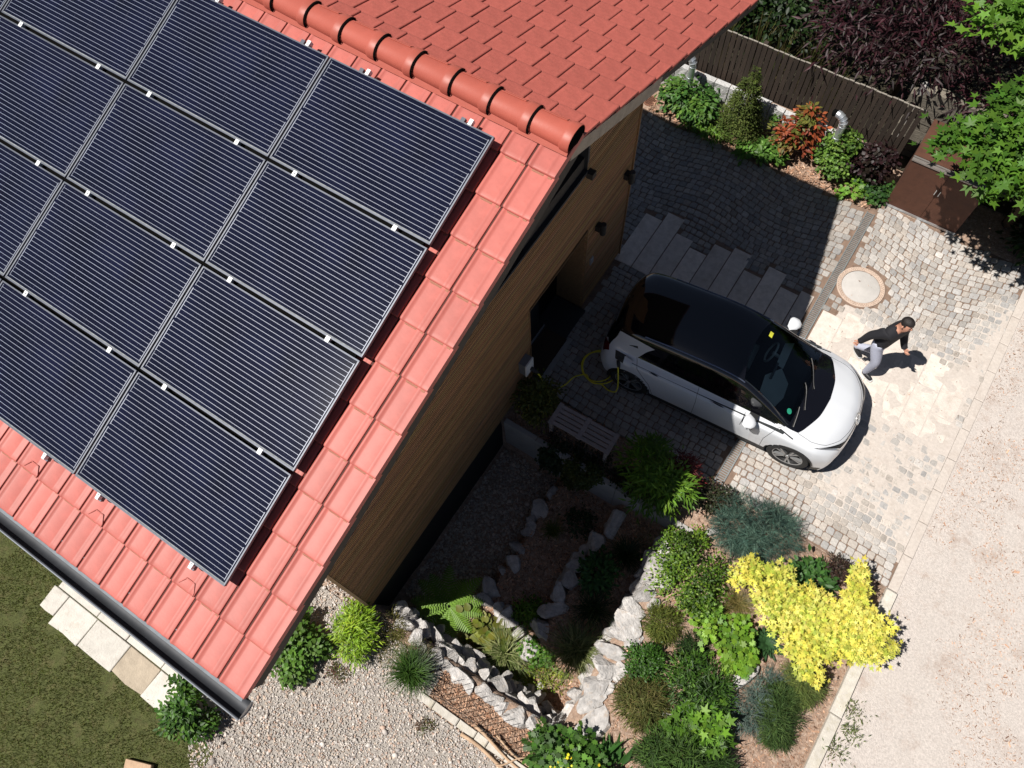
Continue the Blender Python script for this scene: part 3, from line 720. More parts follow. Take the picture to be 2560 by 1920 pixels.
# manhole cover
mh = thing('manhole_cover', 'round concrete manhole cover with rusty perforated ring', 'manhole cover', (0.82, 9.02, 0))
m = MB(); m.lathe([(0, .001), (.315, .001), (.325, -.004), (.325, -.05)], 48); m.build('lid', MT['lid'], mh, smooth=True, angle=30)
m = MB(); m.lathe([(.332, -.05), (.332, .004), (.338, .007), (.402, .006), (.41, 0), (.41, -.05)], 56)
mr = m.build('ring', MT['rustring'], mh, smooth=True, angle=30)
m = MB()
for k in range(56):
    for rr2 in (.355, .383):
        a = 2 * math.pi * (k + (.5 if rr2 > .37 else 0)) / 56; m.prism([(rr2 * math.cos(a) + .009 * math.cos(q * math.pi / 3), rr2 * math.sin(a) + .009 * math.sin(q * math.pi / 3)) for q in range(6)], .004, .0082)
m.build('ring_holes', mat('ring_hole', (.32, .22, .16), .9), mr)
gl = thing('gully_cover', 'small round rusty gully grate near the roof corner', 'drain cover', (-4.372, 10.853, 0.0))
m = MB(); m.lathe([(.115, -.03), (.115, .02), (.135, .022), (.14, .0)], 28); m.build('rim', mat('gully_iron', (.20, .09, .055), .8), gl, smooth=True, angle=30)
m = MB(); m.lathe([(0, .004), (.115, .004)], 28); m.build('pit', MT['black'], gl)
m = MB()
for i in range(-4, 5): m.box((i * .024, 0, .012), (.011, 2 * math.sqrt(.115 ** 2 - (i * .024) ** 2), .012))
m.build('bars', mat('gully_bars', (.20, .09, .055), .8), gl)

# ------------------------------------------------------------------ kerb along the road
kb = tag(thing('kerb', 'pale stone kerb', 'kerb', (3.24, 0, 0)), 'pale stone kerb between planted bed and gravel road', 'kerb')
yk = 4.40
while yk > -3.0:
    l = cr_.uniform(.75, 1.05); m = MB(); w = .165
    P = [(-w / 2, 0), (w / 2, 0), (w / 2, l - .008), (-w / 2, l - .008)]
    m.prism([(a + cr_.uniform(-.008, .008), b) for a, b in P], -.15, .055 + cr_.uniform(-.006, .006), .014)
    o = m.build('kerb_stone', MT['kerb'], kb); o.location = (cr_.uniform(-.008, .008) + .0, yk - l, 0); yk -= l

# ------------------------------------------------------------------ concrete L stones of the sunken bed
ls = thing('retaining_wall', 'grey concrete retaining wall along the sunken bed below the bench', 'retaining wall', (-1.4, 3.6, 0))
xx = -3.06
for i, w in enumerate((.62, .5, .5, .5, .5, .5, .45)):
    m = MB(); dy = cr_.uniform(-.012, .012); zt = .03 + cr_.uniform(-.015, .015)
    m.prism([(xx + .004 + 1.4, -.04 + dy), (xx + w - .004 + 1.4, -.04 + dy), (xx + w - .004 + 1.4, .045 + dy), (xx + .004 + 1.4, .045 + dy)], -1.25, zt, .01)
    m.build('wall_element', MT['concrete'], ls); xx += w
rw = MB(); rw.box((0.1, 3.75, -.25), (.12, .38, .55)); 

# ------------------------------------------------------------------ rocks
def rock_mesh(seed, flat=0.8):
    rnd = random.Random(seed); bm = bmesh.new(); bmesh.ops.create_icosphere(bm, subdivisions=3, radius=1.0)
    planes = [(Vector((rnd.gauss(0, 1), rnd.gauss(0, 1), rnd.gauss(0, .6))).normalized(), rnd.uniform(.45, .75)) for _ in range(9)]
    planes.append((Vector((rnd.uniform(-.2, .2), rnd.uniform(-.2, .2), 1)).normalized(), rnd.uniform(.5, .62)))
    off = Vector((seed * 3.1, seed * 1.7, seed * .9))
    for v in bm.verts:
        p = v.co.copy()
        for n, d in planes:
            t = p.dot(n)
            if t > d: p -= n * (t - d) * .98
        p += v.co * (0.07 * mnoise.noise(v.co * 1.7 + off) + 0.05 * mnoise.noise(v.co * 4 + off) + 0.02 * mnoise.noise(v.co * 9 + off))
        v.co = p
    me = bpy.data.meshes.new('stone'); bm.to_mesh(me); bm.free(); me.materials.append(MT['rock'])
    me.polygons.foreach_set('use_smooth', [True] * len(me.polygons)); me.set_sharp_from_angle(angle=R(26)); return me
ROCKS = [rock_mesh(i) for i in range(9)]
rk = random.Random(21)
def stone(parent, x, y, z, sx, sy, sz, rz=None, me=None):
    o = bpy.data.objects.new('stone', me or rk.choice(ROCKS)); link(o, parent)
    pl = parent.location if parent else Vector((0, 0, 0))
    o.location = (x - pl.x, y - pl.y, z - pl.z); o.scale = (sx * 1.06, sy * 1.06, sz * 1.06)
    o.rotation_euler = (rk.uniform(-.25, .25), rk.uniform(-.25, .25), rk.uniform(0, 6.3) if rz is None else rz); return o
def stone_row(name, label, pts, size, zoff=0.0, two=False, gap=0.95, cat='stone wall', jy=.04):
    p0 = pts[0]; w = thing(name, label, cat, (p0[0], p0[1], p0[2]))
    for (a, b) in zip(pts[:-1], pts[1:]):
        A, B = Vector(a), Vector(b); L_ = (B - A).length; t = 0.0
        while t < L_:
            s = size * rk.uniform(.7, 1.3); c = A + (B - A) * min(1, (t + s) / L_)
            stone(w, c.x + rk.uniform(-jy, jy), c.y + rk.uniform(-jy, jy), c.z + zoff, s * rk.uniform(.9, 1.2), s * rk.uniform(.75, 1.05), s * rk.uniform(.7, .95))
            if two or rk.random() < .25:
                stone(w, c.x + rk.uniform(-.1, .1), c.y + rk.uniform(-.1, .1), c.z + zoff - s * .9, s * rk.uniform(.6, 1.0), s * rk.uniform(.6, 1.0), s * .7)
            t += 2 * s * gap
    return w
stone_row('stone_terrace_wall', 'row of grey boulders edging the gravel floor of the sunken bed', [(-1.86, 3.32, -.92), (-1.90, 2.5, -.90), (-1.80, 1.75, -.88), (-1.88, 1.2, -.88)], .185, gap=.8)
stone_row('stone_terrace_wall', 'middle row of boulders stepping up through the shaded sunken bed', [(-.60, 3.42, -.5), (-.78, 2.8, -.52), (-.86, 2.0, -.52), (-.84, 1.1, -.52)], .20, two=True, gap=.75)
stone_row('stone_terrace_wall', 'sunlit row of pale boulders below the fern', [(-2.0, 1.10, -.80), (-1.45, 1.06, -.76), (-1.05, 1.0, -.72), (-.78, .88, -.66)], .17, two=True, gap=.78)
w = stone_row('stone_wall', 'long sunlit wall of pale boulders beside the planted bed', [(.12, 3.35, -.04), (.22, 2.6, -.04), (.20, 1.9, -.03), (.28, 1.1, -.03), (.36, .75, -.03)], .20, two=True, gap=.62, jy=.03)
for (x, y, z, a, b, c) in [(.46, .38, -.06, .50, .27, .26), (.30, .72, -.06, .27, .22, .22), (.58, .62, -.08, .22, .18, .16), (.24, .16, -.16, .18, .16, .2), (.44, .04, -.08, .17, .13, .16), (.40, 1.75, .0, .16, .18, .13), (.46, 1.25, -.02, .15, .18, .13), (.36, 2.72, .02, .22, .19, .16), (.42, 2.3, .0, .15, .13, .12), (.44, .95, -.02, .17, .14, .13)]:
    stone(w, x, y, z, a, b, c, rz=R(62) + rk.uniform(-.3, .3))
for i in range(22):
    y_ = 3.3 - i * .145; stone(w, .08 + .012 * i * .3 + rk.uniform(-.03, .02), y_, -.30 + rk.uniform(-.06, .06), .15 * rk.uniform(.8, 1.2), .14 * rk.uniform(.8, 1.2), .14)
w = stone_row('stone_wall', 'dry stone wall below the railing at the gravel edge', [(-2.75, .10, -.10), (-2.1, .0, -.08), (-1.4, -.08, -.05), (-.7, -.08, -.05), (.08, -.02, -.07)], .19, gap=.72, jy=.03)
for i in range(22):
    x = -2.8 + i * .135; stone(w, x + rk.uniform(-.04, .04), .13 + rk.uniform(-.03, .04) + (.06 if x < -2 else 0), -.30 + rk.uniform(-.08, .08), .17 * rk.uniform(.8, 1.2), .14 * rk.uniform(.8, 1.2), .15)
for i in range(22):
    x = -2.8 + i * .135; stone(w, x + rk.uniform(-.04, .04), .24 + rk.uniform(-.03, .05), -.62 + rk.uniform(-.1, .1), .17 * rk.uniform(.7, 1.2), .13 * rk.uniform(.7, 1.2), .15)
for i in range(18):
    x = -2.7 + i * .16; stone(w, x + rk.uniform(-.05, .05), .33 + rk.uniform(-.05, .05), -.93 + rk.uniform(-.06, .06), .13 * rk.uniform(.7, 1.2), .10 * rk.uniform(.7, 1.2), .1)
for (nm, lb, x, y, z, a, b, c, r) in [('boulder', 'grey boulder beside the dark green rosette plant', 1.93, 2.15, .10, .27, .2, .15, .9), ('boulder', 'small white boulder between the leafy shrubs', 1.29, 1.12, .08, .15, .13, .13, 0),
        ('boulder', 'pale stone among the bark below the blue juniper', .62, 3.75, .03, .14, .09, .09, .4), ('boulder', 'small flat tan stone in the lower sunlit bed', -.42, .52, -.9, .09, .07, .05, 1)]:
    o = bpy.data.objects.new(nm, ROCKS[int(x * 7) % 9]); COL.objects.link(o); o.location = (x, y, z); o.scale = (a, b, c); o.rotation_euler = (.1, -.1, r); tag(o, lb, 'boulder')

# ------------------------------------------------------------------ gravel yard, pebbles, bark, lawn
def ico_tpl(sub=1):
    bm = bmesh.new(); bmesh.ops.create_icosphere(bm, subdivisions=sub, radius=1.0); bm.verts.ensure_lookup_table()
    v = np.array([list(q.co) for q in bm.verts]); t = np.array([[q.index for q in f.verts] for f in bm.faces]); bm.free(); return v, t
ICO = ico_tpl(1)
def rand_rot(n):
    q = RNG.normal(size=(n, 4)); q /= np.linalg.norm(q, axis=1, keepdims=True); w, x, y, z = q.T
    return np.stack([np.stack([1 - 2 * (y * y + z * z), 2 * (x * y - z * w), 2 * (x * z + y * w)], 1), np.stack([2 * (x * y + z * w), 1 - 2 * (x * x + z * z), 2 * (y * z - x * w)], 1), np.stack([2 * (x * z - y * w), 2 * (y * z + x * w), 1 - 2 * (x * x + y * y)], 1)], 1)
def pebbles(name, n, inside, box, zf, size, cols, mt, parent=None, tpl=ICO, flat=.65):
    P = []
    while len(P) < n:
        x = random.uniform(box[0], box[1]); y = random.uniform(box[2], box[3])
        if inside(x, y): P.append((x, y, zf(x, y) + random.uniform(0, .006)))
    P = np.array(P); S = np.exp(RNG.normal(0, .35, n))[:, None] * size * np.stack([RNG.uniform(.8, 1.3, n), RNG.uniform(.7, 1.1, n), RNG.uniform(.45, .75, n)], 1)
    C = np.array(cols)[RNG.integers(0, len(cols), n)] * RNG.uniform(.75, 1.2, (n, 1))
    V, T, c = scatter(tpl, P, rand_rot(n), S, C)
    return tag(tri_mesh(name, V, T, c, mt, parent), kind='stuff')
PC = [(1, 1, 1), (1.1, 1.08, 1.05), (.75, .73, .72), (1.05, .92, .8), (.85, .84, .86), (1.15, 1.12, 1.1), (.9, .7, .6)]
def yard(x, y):
    if y > -.16 + .0 * x or x > .3: 
        return x < -2.6 and y < .0
    return (y < -.18 and x > -4.35 + .25 * nz2(x, y, 1.2) - .55 * (y + 2.3)) and not (y > -.62 and -1.75 < x)
sheet('gravel_yard', -7.5, 1.5, -6.5, -.14, 60, 50, lambda x, y: -.004 + .008 * nz2(x, y, 2), MT['gravelbed'], hole=lambda x, y: not (x > -4.3 - .55 * (y + 2.3)) or (y > -.6 and x > -1.7))
pebbles('yard_gravel', 26000, lambda x, y: yard(x, y) and y > -3.1, (-4.6, .6, -3.1, .02), lambda x, y: .002, .0115, PC, MT['pebble'])
pebbles('yard_pebbles', 1200, lambda x, y: yard(x, y), (-4.4, .6, -3.6, .02), lambda x, y: 0.004, .019, PC, MT['pebble'])
pebbles('sunken_gravel', 6000, lambda x, y: True, (-3.06, -1.95, .5, 3.5), lambda x, y: ground_z(x, y) + .004, .017, [(.9, .85, .8), (.7, .65, .6), (1, .9, .8), (.6, .5, .42)], MT['pebble'])
CHIP = (np.array([(-1, -.35, 0), (1, -.3, .1), (.9, .35, 0), (-.9, .3, .12)]), np.array([(0, 1, 2), (0, 2, 3)]))
BC = [(1, 1, 1), (1.35, 1.2, 1.1), (.7, .65, .6), (1.6, 1.5, 1.4), (.55, .45, .4), (1.1, .85, .7)]
def flatrot(n, tilt=.5):
    up = np.stack([RNG.normal(0, tilt, n), RNG.normal(0, tilt, n), np.ones(n)], 1); up /= np.linalg.norm(up, axis=1, keepdims=True)
    a = RNG.uniform(0, 6.283, n); d = np.stack([np.cos(a), np.sin(a), np.zeros(n)], 1); y = np.cross(up, d); y /= np.linalg.norm(y, axis=1, keepdims=True); x = np.cross(y, up)
    return np.stack([x, y, up], 2)
def chips(name, n, inside, box, zf, size):
    P = []
    while len(P) < n:
        x = random.uniform(box[0], box[1]); y = random.uniform(box[2], box[3])
        if inside(x, y): P.append((x, y, zf(x, y) + random.uniform(.002, .016)))
    P = np.array(P); S = np.exp(RNG.normal(0, .4, n))[:, None] * size * np.stack([RNG.uniform(.7, 1.6, n), RNG.uniform(.6, 1.1, n), np.ones(n)], 1)
    C = np.array(BC)[RNG.integers(0, len(BC), n)] * RNG.uniform(.7, 1.25, (n, 1))
    V, T, c = scatter(CHIP, P, flatrot(n), S, C); return tag(tri_mesh(name, V, T, c, MT['chips']), kind='stuff')
chips('garden_bark', 14000, lambda x, y: True, (.35, 3.12, .0, 4.38), ground_z, .0115)
chips('terrace_bark', 9000, lambda x, y: y < 3.5, (-1.9, .1, .35, 3.5), ground_z, .018)
chips('strip_bark', 2500, lambda x, y: True, (-3.0, .1, 3.66, 4.4), ground_z, .018)
chips('north_bark', 6000, lambda x, y: True, (-4.3, .5, 10.62, 11.3), lambda x, y: ground_z(x, y), .022)
chips('wall_bark', 2500, lambda x, y: True, (-1.7, .1, -.52, -.1), lambda x, y: ground_z(x, y) + .01, .016)
chips('road_grit', 7000, lambda x, y: nz2(x, y, .9, 31) + .5 * nz2(x, y, 3, 7) + (.35 if x < 3.75 else 0) > .22, (3.36, 6.2, 1.4, 10.5), lambda x, y: road_z(x, y), .0085)
chips('drive_litter', 500, lambda x, y: True, (.5, 3.1, 4.5, 10.4), lambda x, y: .004, .008)
# lawn
lawn_in = lambda x, y: x < -3.9 - .9 * (y + 2.9) * .7 + .15 * nz2(x, y, 2.5, 4) and y < -1.9
sheet('lawn', -16, -3.4, -9, -1.2, 70, 40, lambda x, y: .0 + .02 * nz2(x, y, 1.5), MT['lawn'], hole=lambda x, y: not lawn_in(x - .1, y))
nb = 60000; P = []
while len(P) < nb:
    x = random.uniform(-9.2, -3.4); y = random.uniform(-4.9, -1.3)
    if lawn_in(x, y) and not (-7.36 < x < -4.6 and -2.73 < y < -1.9): P.append((x, y, .0 + .02 * nz2(x, y, 1.5)))
P = np.array(P); d = np.stack([RNG.normal(0, .55, nb), RNG.normal(0, .55, nb), np.ones(nb)], 1)
pat = np.array([nz2(p[0], p[1], 1.6, 2) + .5 * nz2(p[0], p[1], 5, 6) for p in P])[:, None]
C = np.array([(.09, .112, .018)]) * (1 + .55 * pat) * RNG.uniform(.6, 1.4, (nb, 1)); yel = RNG.random(nb) < .16 + .25 * np.clip(pat[:, 0], 0, 1); C[yel] = np.array((.24, .2, .07)) * RNG.uniform(.6, 1.2, (yel.sum(), 1))
BL = (np.array([(-.5, 0, 0), (.5, 0, 0), (0, 1, .0)]), np.array([(0, 1, 2)]))
S = np.stack([RNG.uniform(.006, .011, nb), RNG.uniform(.02, .05, nb), np.ones(nb)], 1)
pat2 = np.array([nz2(p[0], p[1], 3.2, 12) for p in P]); bare = pat2 > .28; S[bare] *= .55; C[bare] = np.array((.19, .15, .065)) * RNG.uniform(.6, 1.2, (bare.sum(), 1))
tl = RNG.random(nb) < .04; S[tl, 1] *= 2.2; C[tl] = np.array((.13, .19, .03)) * RNG.uniform(.7, 1.2, (tl.sum(), 1))
V, T, c = scatter(BL, P, frames(d), S, C); tag(tri_mesh('lawn_grass', V, T, c, MT['leaf']), kind='stuff')
# flagstones in two rows beside the house
path = thing('flagstone_path', 'short path of pale stone flags along the lawn under the gutter', 'stone path', (-6, -2.4, 0))
fx = -7.42; 
for i, w in enumerate((.33, .62, .70, .62, .68, .4)):
    m = MB(); e = [rk.uniform(-.03, .03) for _ in range(3)]
    y0, y1 = (-2.80, -2.37)
    if i == 0: y0 = -2.72
    m.prism([(fx + .006 + e[0], y0 + e[1]), (fx + w * .5, y0 - .02 + e[2]), (fx + w - .006, y0 + e[1]), (fx + w - .006, y1), (fx + .006, y1)], -.06, .028 + rk.uniform(-.004, .004), .008)
    o = m.build('flagstone', MT['flag_brown'] if i == 3 else MT['flag'], path); o.location = (6, 2.4, 0); fx += w
fx = -7.36
for i, w in enumerate((.85, .62, .72, .66, .5)):
    m = MB(); m.prism([(fx + .006, -2.355), (fx + w - .006, -2.355), (fx + w - .006, -1.98), (fx + .006, -1.98)], -.06, .026 + rk.uniform(-.004, .004), .008)
    o = m.build('flagstone', MT['flag'], path); o.location = (6, 2.4, 0); fx += w
# block of sawn timber on the lawn, kerb stones and sticks at the gravel edge
m = MB(); m.prism([(-4.62, -3.66), (-4.25, -3.50), (-4.36, -3.34), (-4.72, -3.48)], 0.01, .10, .006); tag(m.build('timber_block', MT['stick']), 'sawn timber block lying on the lawn edge at the bottom', 'timber block')
ek = thing('edge_kerb', 'row of narrow stones edging the gravel yard', 'kerb', (-1, -.56, 0)); x = -1.78
for i, w in enumerate((.26, .42, .30, .20, .3, .36, .4)):
    m = MB(); m.prism([(x + .006, -.62), (x + w - .006, -.62 + rk.uniform(-.01, .01)), (x + w - .006, -.51), (x + .006, -.51 + rk.uniform(-.01, .01))], -.1, .035 + rk.uniform(-.01, .012), .012)
    o = m.build('edge_stone', MT['kerb'], ek); o.location = (1, .56, 0); x += w
for i, (a, b, r, lb) in enumerate([((-.98, -.66, .05), (.2, -.70, .05), .028, 'thick straight pole lying on the edge stones of the gravel'), ((-.88, -.48, .06), (.35, -.62, .07), .022, 'long dry branch lying between the edge stones and the dry stone wall'),
        ((-.55, -.42, .05), (.3, -.52, .05), .016, 'thin brown stick lying closest to the dry stone wall'), ((-.35, -.72, .08), (-.05, -.40, .09), .014, 'short stick lying across the long poles')]):
    m = MB(); A, B = Vector(a), Vector(b); m.tube([A + (B - A) * t + Vector((0, .02 * math.sin(t * 7 + i), .006 * math.sin(t * 9))) for t in np.linspace(0, 1, 9)], [r * (1 - .35 * t) for t in np.linspace(0, 1, 9)], 7)
    tag(m.build('branch', MT['stick'], smooth=True), lb, 'stick', 'sticks along the gravel edge')
# ------------------------------------------------------------------ car
CPAINT = mat('car_paint_white', (0.66, 0.68, 0.715), 0.28, 0.01, 2, coat=0.7)
CBLACK = mat('car_gloss_black', (0.004, 0.004, 0.006), 0.05, 0.02, 2, spec=0.6, coat=0.8)
CTRIM = mat('car_black_trim', (0.012, 0.012, 0.013), 0.5, 0.05, 5)
CTYRE = mat('tyre_rubber', (0.018, 0.018, 0.018), 0.8, 0.1, 8)
CRIM = mat('alloy_rim', (0.40, 0.41, 0.42), 0.3, 0.05, 5, metal=0.7)
CRIMD = mat('rim_dark', (0.02, 0.02, 0.021), 0.4, 0.05, 5)
CSEAM = mat('panel_gap', (0.03, 0.03, 0.033), 0.7, 0.02, 5)
CRED = mat('tail_lamp_red', (0.10, 0.008, 0.01), 0.12, 0.02, 5)
CLENS = mat('head_lamp_lens', (0.30, 0.32, 0.34), 0.08, 0.1, 5)
CCHROME = mat('badge_chrome', (0.85, 0.86, 0.87), 0.2, 0.02, 5, metal=0.6)
CSEAT = mat('seat_fabric_light', (0.42, 0.45, 0.44), 0.8, 0.06, 8)
CDASH = mat('dashboard_dark', (0.02, 0.024, 0.026), 0.6, 0.05, 8)
CDASHL = mat('sunlit_dash_and_wheel', (0.72, 0.77, 0.74), 0.7, 0.04, 8)  # sunlight on the dashboard put into a pale colour; steering wheel shares it
def glass_mat():
    m, nt, N, L, b = new_mat('windscreen_glass'); N.remove(b)
    tr = N.new('ShaderNodeBsdfTransparent'); tr.inputs[0].default_value = (.80, .90, .86, 1)
    gl = N.new('ShaderNodeBsdfGlossy'); gl.inputs['Roughness'].default_value = .02; gl.inputs[0].default_value = (.9, .95, 1, 1)
    fr = N.new('ShaderNodeFresnel'); fr.inputs[0].default_value = 1.5
    mx = N.new('ShaderNodeMixShader'); L.new(fr.outputs[0], mx.inputs[0]); L.new(tr.outputs[0], mx.inputs[1]); L.new(gl.outputs[0], mx.inputs[2]); L.new(mx.outputs[0], N['Material Output'].inputs['Surface']); return m
CGLASS = glass_mat()
CSTA = [
 [(-.45,.78,.24),(-.50,.76,.24),(-.53,.72,.24),(-.55,.66,.24),(-.56,.58,.24),(-.57,.48,.24),(-.58,.36,.24),(-.58,.20,.24),(-.58,0,.24)],
 [(-.37,.83,.22),(-.45,.83,.35),(-.54,.79,.50),(-.59,.72,.54),(-.62,.62,.55),(-.64,.50,.55),(-.65,.38,.55),(-.66,.20,.55),(-.66,0,.55)],
 [(-.31,.85,.20),(-.34,.86,.35),(-.42,.855,.62),(-.49,.79,.80),(-.55,.70,.86),(-.59,.57,.88),(-.61,.42,.89),(-.62,.22,.90),(-.62,0,.90)],
 [(-.2,.86,.20),(-.22,.87,.35),(-.28,.87,.62),(-.33,.83,.85),(-.40,.75,.98),(-.47,.65,1.07),(-.53,.49,1.12),(-.56,.25,1.14),(-.57,0,1.15)],
 [(.0,.87,.20),(.0,.88,.35),(-.03,.885,.62),(-.06,.855,.86),(-.08,.765,1.0),(-.18,.675,1.22),(-.33,.57,1.38),(-.42,.29,1.44),(-.45,0,1.455)],
 [(.45,.875,.20),(.45,.885,.35),(.45,.888,.62),(.43,.862,.86),(.40,.775,1.0),(.35,.69,1.25),(.30,.59,1.455),(.26,.30,1.525),(.25,0,1.54)],
 [(1.1,.875,.20),(1.1,.885,.35),(1.1,.888,.62),(1.1,.865,.86),(1.1,.78,.985),(1.08,.70,1.25),(1.05,.60,1.49),(1.03,.31,1.56),(1.02,0,1.575)],
 [(1.8,.875,.20),(1.8,.885,.35),(1.8,.888,.62),(1.8,.865,.855),(1.77,.785,.97),(1.69,.695,1.22),(1.58,.59,1.435),(1.50,.31,1.515),(1.47,0,1.535)],
 [(2.1,.875,.20),(2.1,.885,.35),(2.1,.888,.62),(2.1,.865,.85),(2.10,.785,.955),(2.09,.72,1.09),(2.06,.635,1.21),(2.02,.34,1.285),(2.0,0,1.305)],
 [(2.38,.875,.20),(2.38,.885,.35),(2.38,.888,.62),(2.38,.866,.84),(2.40,.785,.93),(2.43,.74,.96),(2.46,.68,.985),(2.49,.38,1.05),(2.51,0,1.07)],
 [(2.66,.87,.20),(2.66,.885,.35),(2.66,.888,.62),(2.66,.865,.815),(2.62,.79,.893),(2.64,.72,.925),(2.70,.62,.95),(2.82,.33,.98),(2.86,0,.988)],
 [(3.0,.855,.20),(3.0,.87,.35),(3.0,.87,.60),(2.98,.835,.755),(3.0,.74,.82),(3.05,.62,.85),(3.11,.47,.87),(3.18,.25,.885),(3.205,0,.89)],
 [(3.18,.80,.20),(3.20,.80,.35),(3.21,.78,.56),(3.21,.73,.665),(3.25,.63,.715),(3.29,.51,.735),(3.32,.38,.75),(3.35,.20,.76),(3.36,0,.762)],
 [(3.22,.78,.20),(3.26,.76,.32),(3.29,.72,.44),(3.31,.66,.50),(3.34,.57,.53),(3.365,.46,.54),(3.385,.35,.545),(3.405,.18,.55),(3.41,0,.55)],
 [(3.21,.76,.20),(3.26,.70,.20),(3.29,.62,.20),(3.32,.54,.20),(3.345,.44,.20),(3.36,.34,.20),(3.375,.24,.20),(3.385,.12,.20),(3.39,0,.20)],
]
CST = np.array(CSTA, float)
for _i, _w in ((3, .4), (4, .8), (5, 1), (6, 1), (7, 1), (8, 1), (9, .8), (10, .4)):
    CST[_i, 4, 1] -= .045 * _w; CST[_i, 5, 1] -= .030 * _w; CST[_i, 6, 1] -= .012 * _w; CST[_i, 3, 2] += .012 * _w; CST[_i, 3, 1] -= .006 * _w
def cr1(A, t):
    """cardinal spline along axis 0"""
    n = len(A); i = min(int(t), n - 2); u = t - i; k = .42
    p0 = A[max(i - 1, 0)]; p1 = A[i]; p2 = A[i + 1]; p3 = A[min(i + 2, n - 1)]
    m1 = (p2 - p0) * k; m2 = (p3 - p1) * k
    return (2 * u ** 3 - 3 * u ** 2 + 1) * p1 + (u ** 3 - 2 * u ** 2 + u) * m1 + (-2 * u ** 3 + 3 * u ** 2) * p2 + (u ** 3 - u ** 2) * m2
def carP(u, v):
    """u station 0..14, v line 0..8 (sill to centre)"""
    row = cr1(CST, u); return cr1(row, v)
car = thing('car', 'white electric hatchback with black roof charging on the driveway', 'car', (-1.707 - .03 * .07, 5.974 + .03, 0), R(4.15))
NU, NV = 14 * 12, 8 * 6
grid = np.zeros((NU + 1, NV + 1, 3))
for i in range(NU + 1):
    row = cr1(CST, i / 12)
    for j in range(NV + 1): grid[i, j] = cr1(row, j / 6)
grid[:, NV, 1] = 0
def region(u, v):
    """0 paint, 1 gloss black, 2 trim, 3 windscreen glass"""
    if v < .85 and 1.2 < u < 12.2: return 2
    if u > 13.25 and v > 1.2: return 2
    if u < .55: return 2
    if 7.12 < u < 9.0 and v > 6.22: return 3
    if 9.0 <= u < 10.02 and v > 4.95 : return 1
    if 8.6 < u < 9.0 and v > 5.0: return 1
    if 2.2 < u < 9.0 and v > 4.08:
        if u < 2.6 and v < 5.02: return 0
        if u > 8.9 - .35 * max(0, 5 - v): return 0 if v < 4.7 else 1
        return 1
    return 0
WA = [(0.0, .365), (2.70, .365)]; RZW = .335
def car_shell():
    parts = {0: MB(), 1: MB(), 2: MB(), 3: MB()}
    for side in (1, -1):
        G_ = grid.copy(); G_[:, :, 1] *= side
        # wheel arches: pull vertices to the circle, drop what is inside
        d_in = np.zeros((NU + 1, NV + 1), bool)
        for wx, wr in WA:
            dx = G_[:, :, 0] - wx; dz = G_[:, :, 2] - RZW; d = np.hypot(dx, dz)
            low = (np.abs(G_[:, :, 1]) > .55) & (G_[:, :, 2] < .85)
            near_ = low & (np.abs(d - wr) < .022)
            sc = np.where(near_, wr / np.maximum(d, 1e-6), 1)
            G_[:, :, 0] = wx + dx * sc; G_[:, :, 2] = RZW + dz * sc
            d_in |= low & (d < wr + .002) | near_ & False
            d_in |= near_
        idx = {k: {} for k in parts}
        for i in range(NU):
            for j in range(NV):
                q = [(i, j), (i + 1, j), (i + 1, j + 1), (i, j + 1)]
                if all(d_in[a] for a in q): continue
                k = region((i + .5) / 12, (j + .5) / 6); mb = parts[k]; ids = []
                for a in q:
                    key = (side, a)
                    if key not in idx[k]: idx[k][key] = len(mb.v); mb.v.append(tuple(G_[a]))
                    ids.append(idx[k][key])
                mb.f.append(ids if side < 0 else ids[::-1]); mb.m.append(0); mb.c.append((1, 1, 1))
    return parts
sh = car_shell()
for k_, nm, mt_ in ((0, 'body', CPAINT), (1, 'black_roof', CBLACK), (2, 'lower_trim', CTRIM), (3, 'windscreen', CGLASS)):
    o = sh[k_].build(nm, mt_, car, smooth=True)
    bm = bmesh.new(); bm.from_mesh(o.data); bmesh.ops.remove_doubles(bm, verts=bm.verts, dist=.0005); bm.to_mesh(o.data); bm.free()
def surf_line(uv, r=.0035, off=.0, name='panel_gap', mt_=None, both=True, n=20):
    pts = []
    for (a, b) in zip(uv[:-1], uv[1:]):
        for t in np.linspace(0, 1, n, endpoint=False): pts.append(carP(a[0] + (b[0] - a[0]) * t, a[1] + (b[1] - a[1]) * t))
    pts.append(carP(*uv[-1])); pts = np.array(pts)
    for sd in ((1, -1) if both else (1,)):
        m = MB(); m.tube([(p[0], p[1] * sd, p[2]) for p in pts], r, 5); m.build(name, mt_ or CSEAM, car)
surf_line([(6.02, .9), (6.0, 2.5), (5.92, 4.1)])                    # between the doors
surf_line([(8.55, .9), (8.5, 2.0), (8.75, 3.4), (8.95, 4.2)])       # front edge of the front door
surf_line([(4.95, .95), (4.75, 2.0), (4.35, 3.0), (4.22, 4.05)])    # rear edge of the rear door
surf_line([(10.0, 4.9), (10.6, 4.35), (11.2, 4.6), (11.62, 5.6), (11.75, 6.6), (11.8, 8.0)], r=.003)  # bonnet
surf_line([(2.18, 5.0), (2.2, 8.0)], r=.003)
surf_line([(4.1, 3.3), (6, 3.05), (8.6, 3.0)], r=.004, mt_=CPAINT, name='body_crease')
surf_line([(7.1, 6.2), (8.0, 6.15), (9.0, 5.9)], r=.012, mt_=CBLACK, name='pillar_trim')
surf_line([(4.6, 6.0), (5.4, 6.08), (6.2, 6.1), (7.1, 6.05)], r=.010, mt_=mat('roof_rail_silver', (.12, .14, .2), .25, metal=.6), name='roof_rail')
surf_line([(8.95, 3.75), (9.6, 3.62), (9.9, 3.55)], r=.010, mt_=CTRIM, name='wing_badge')
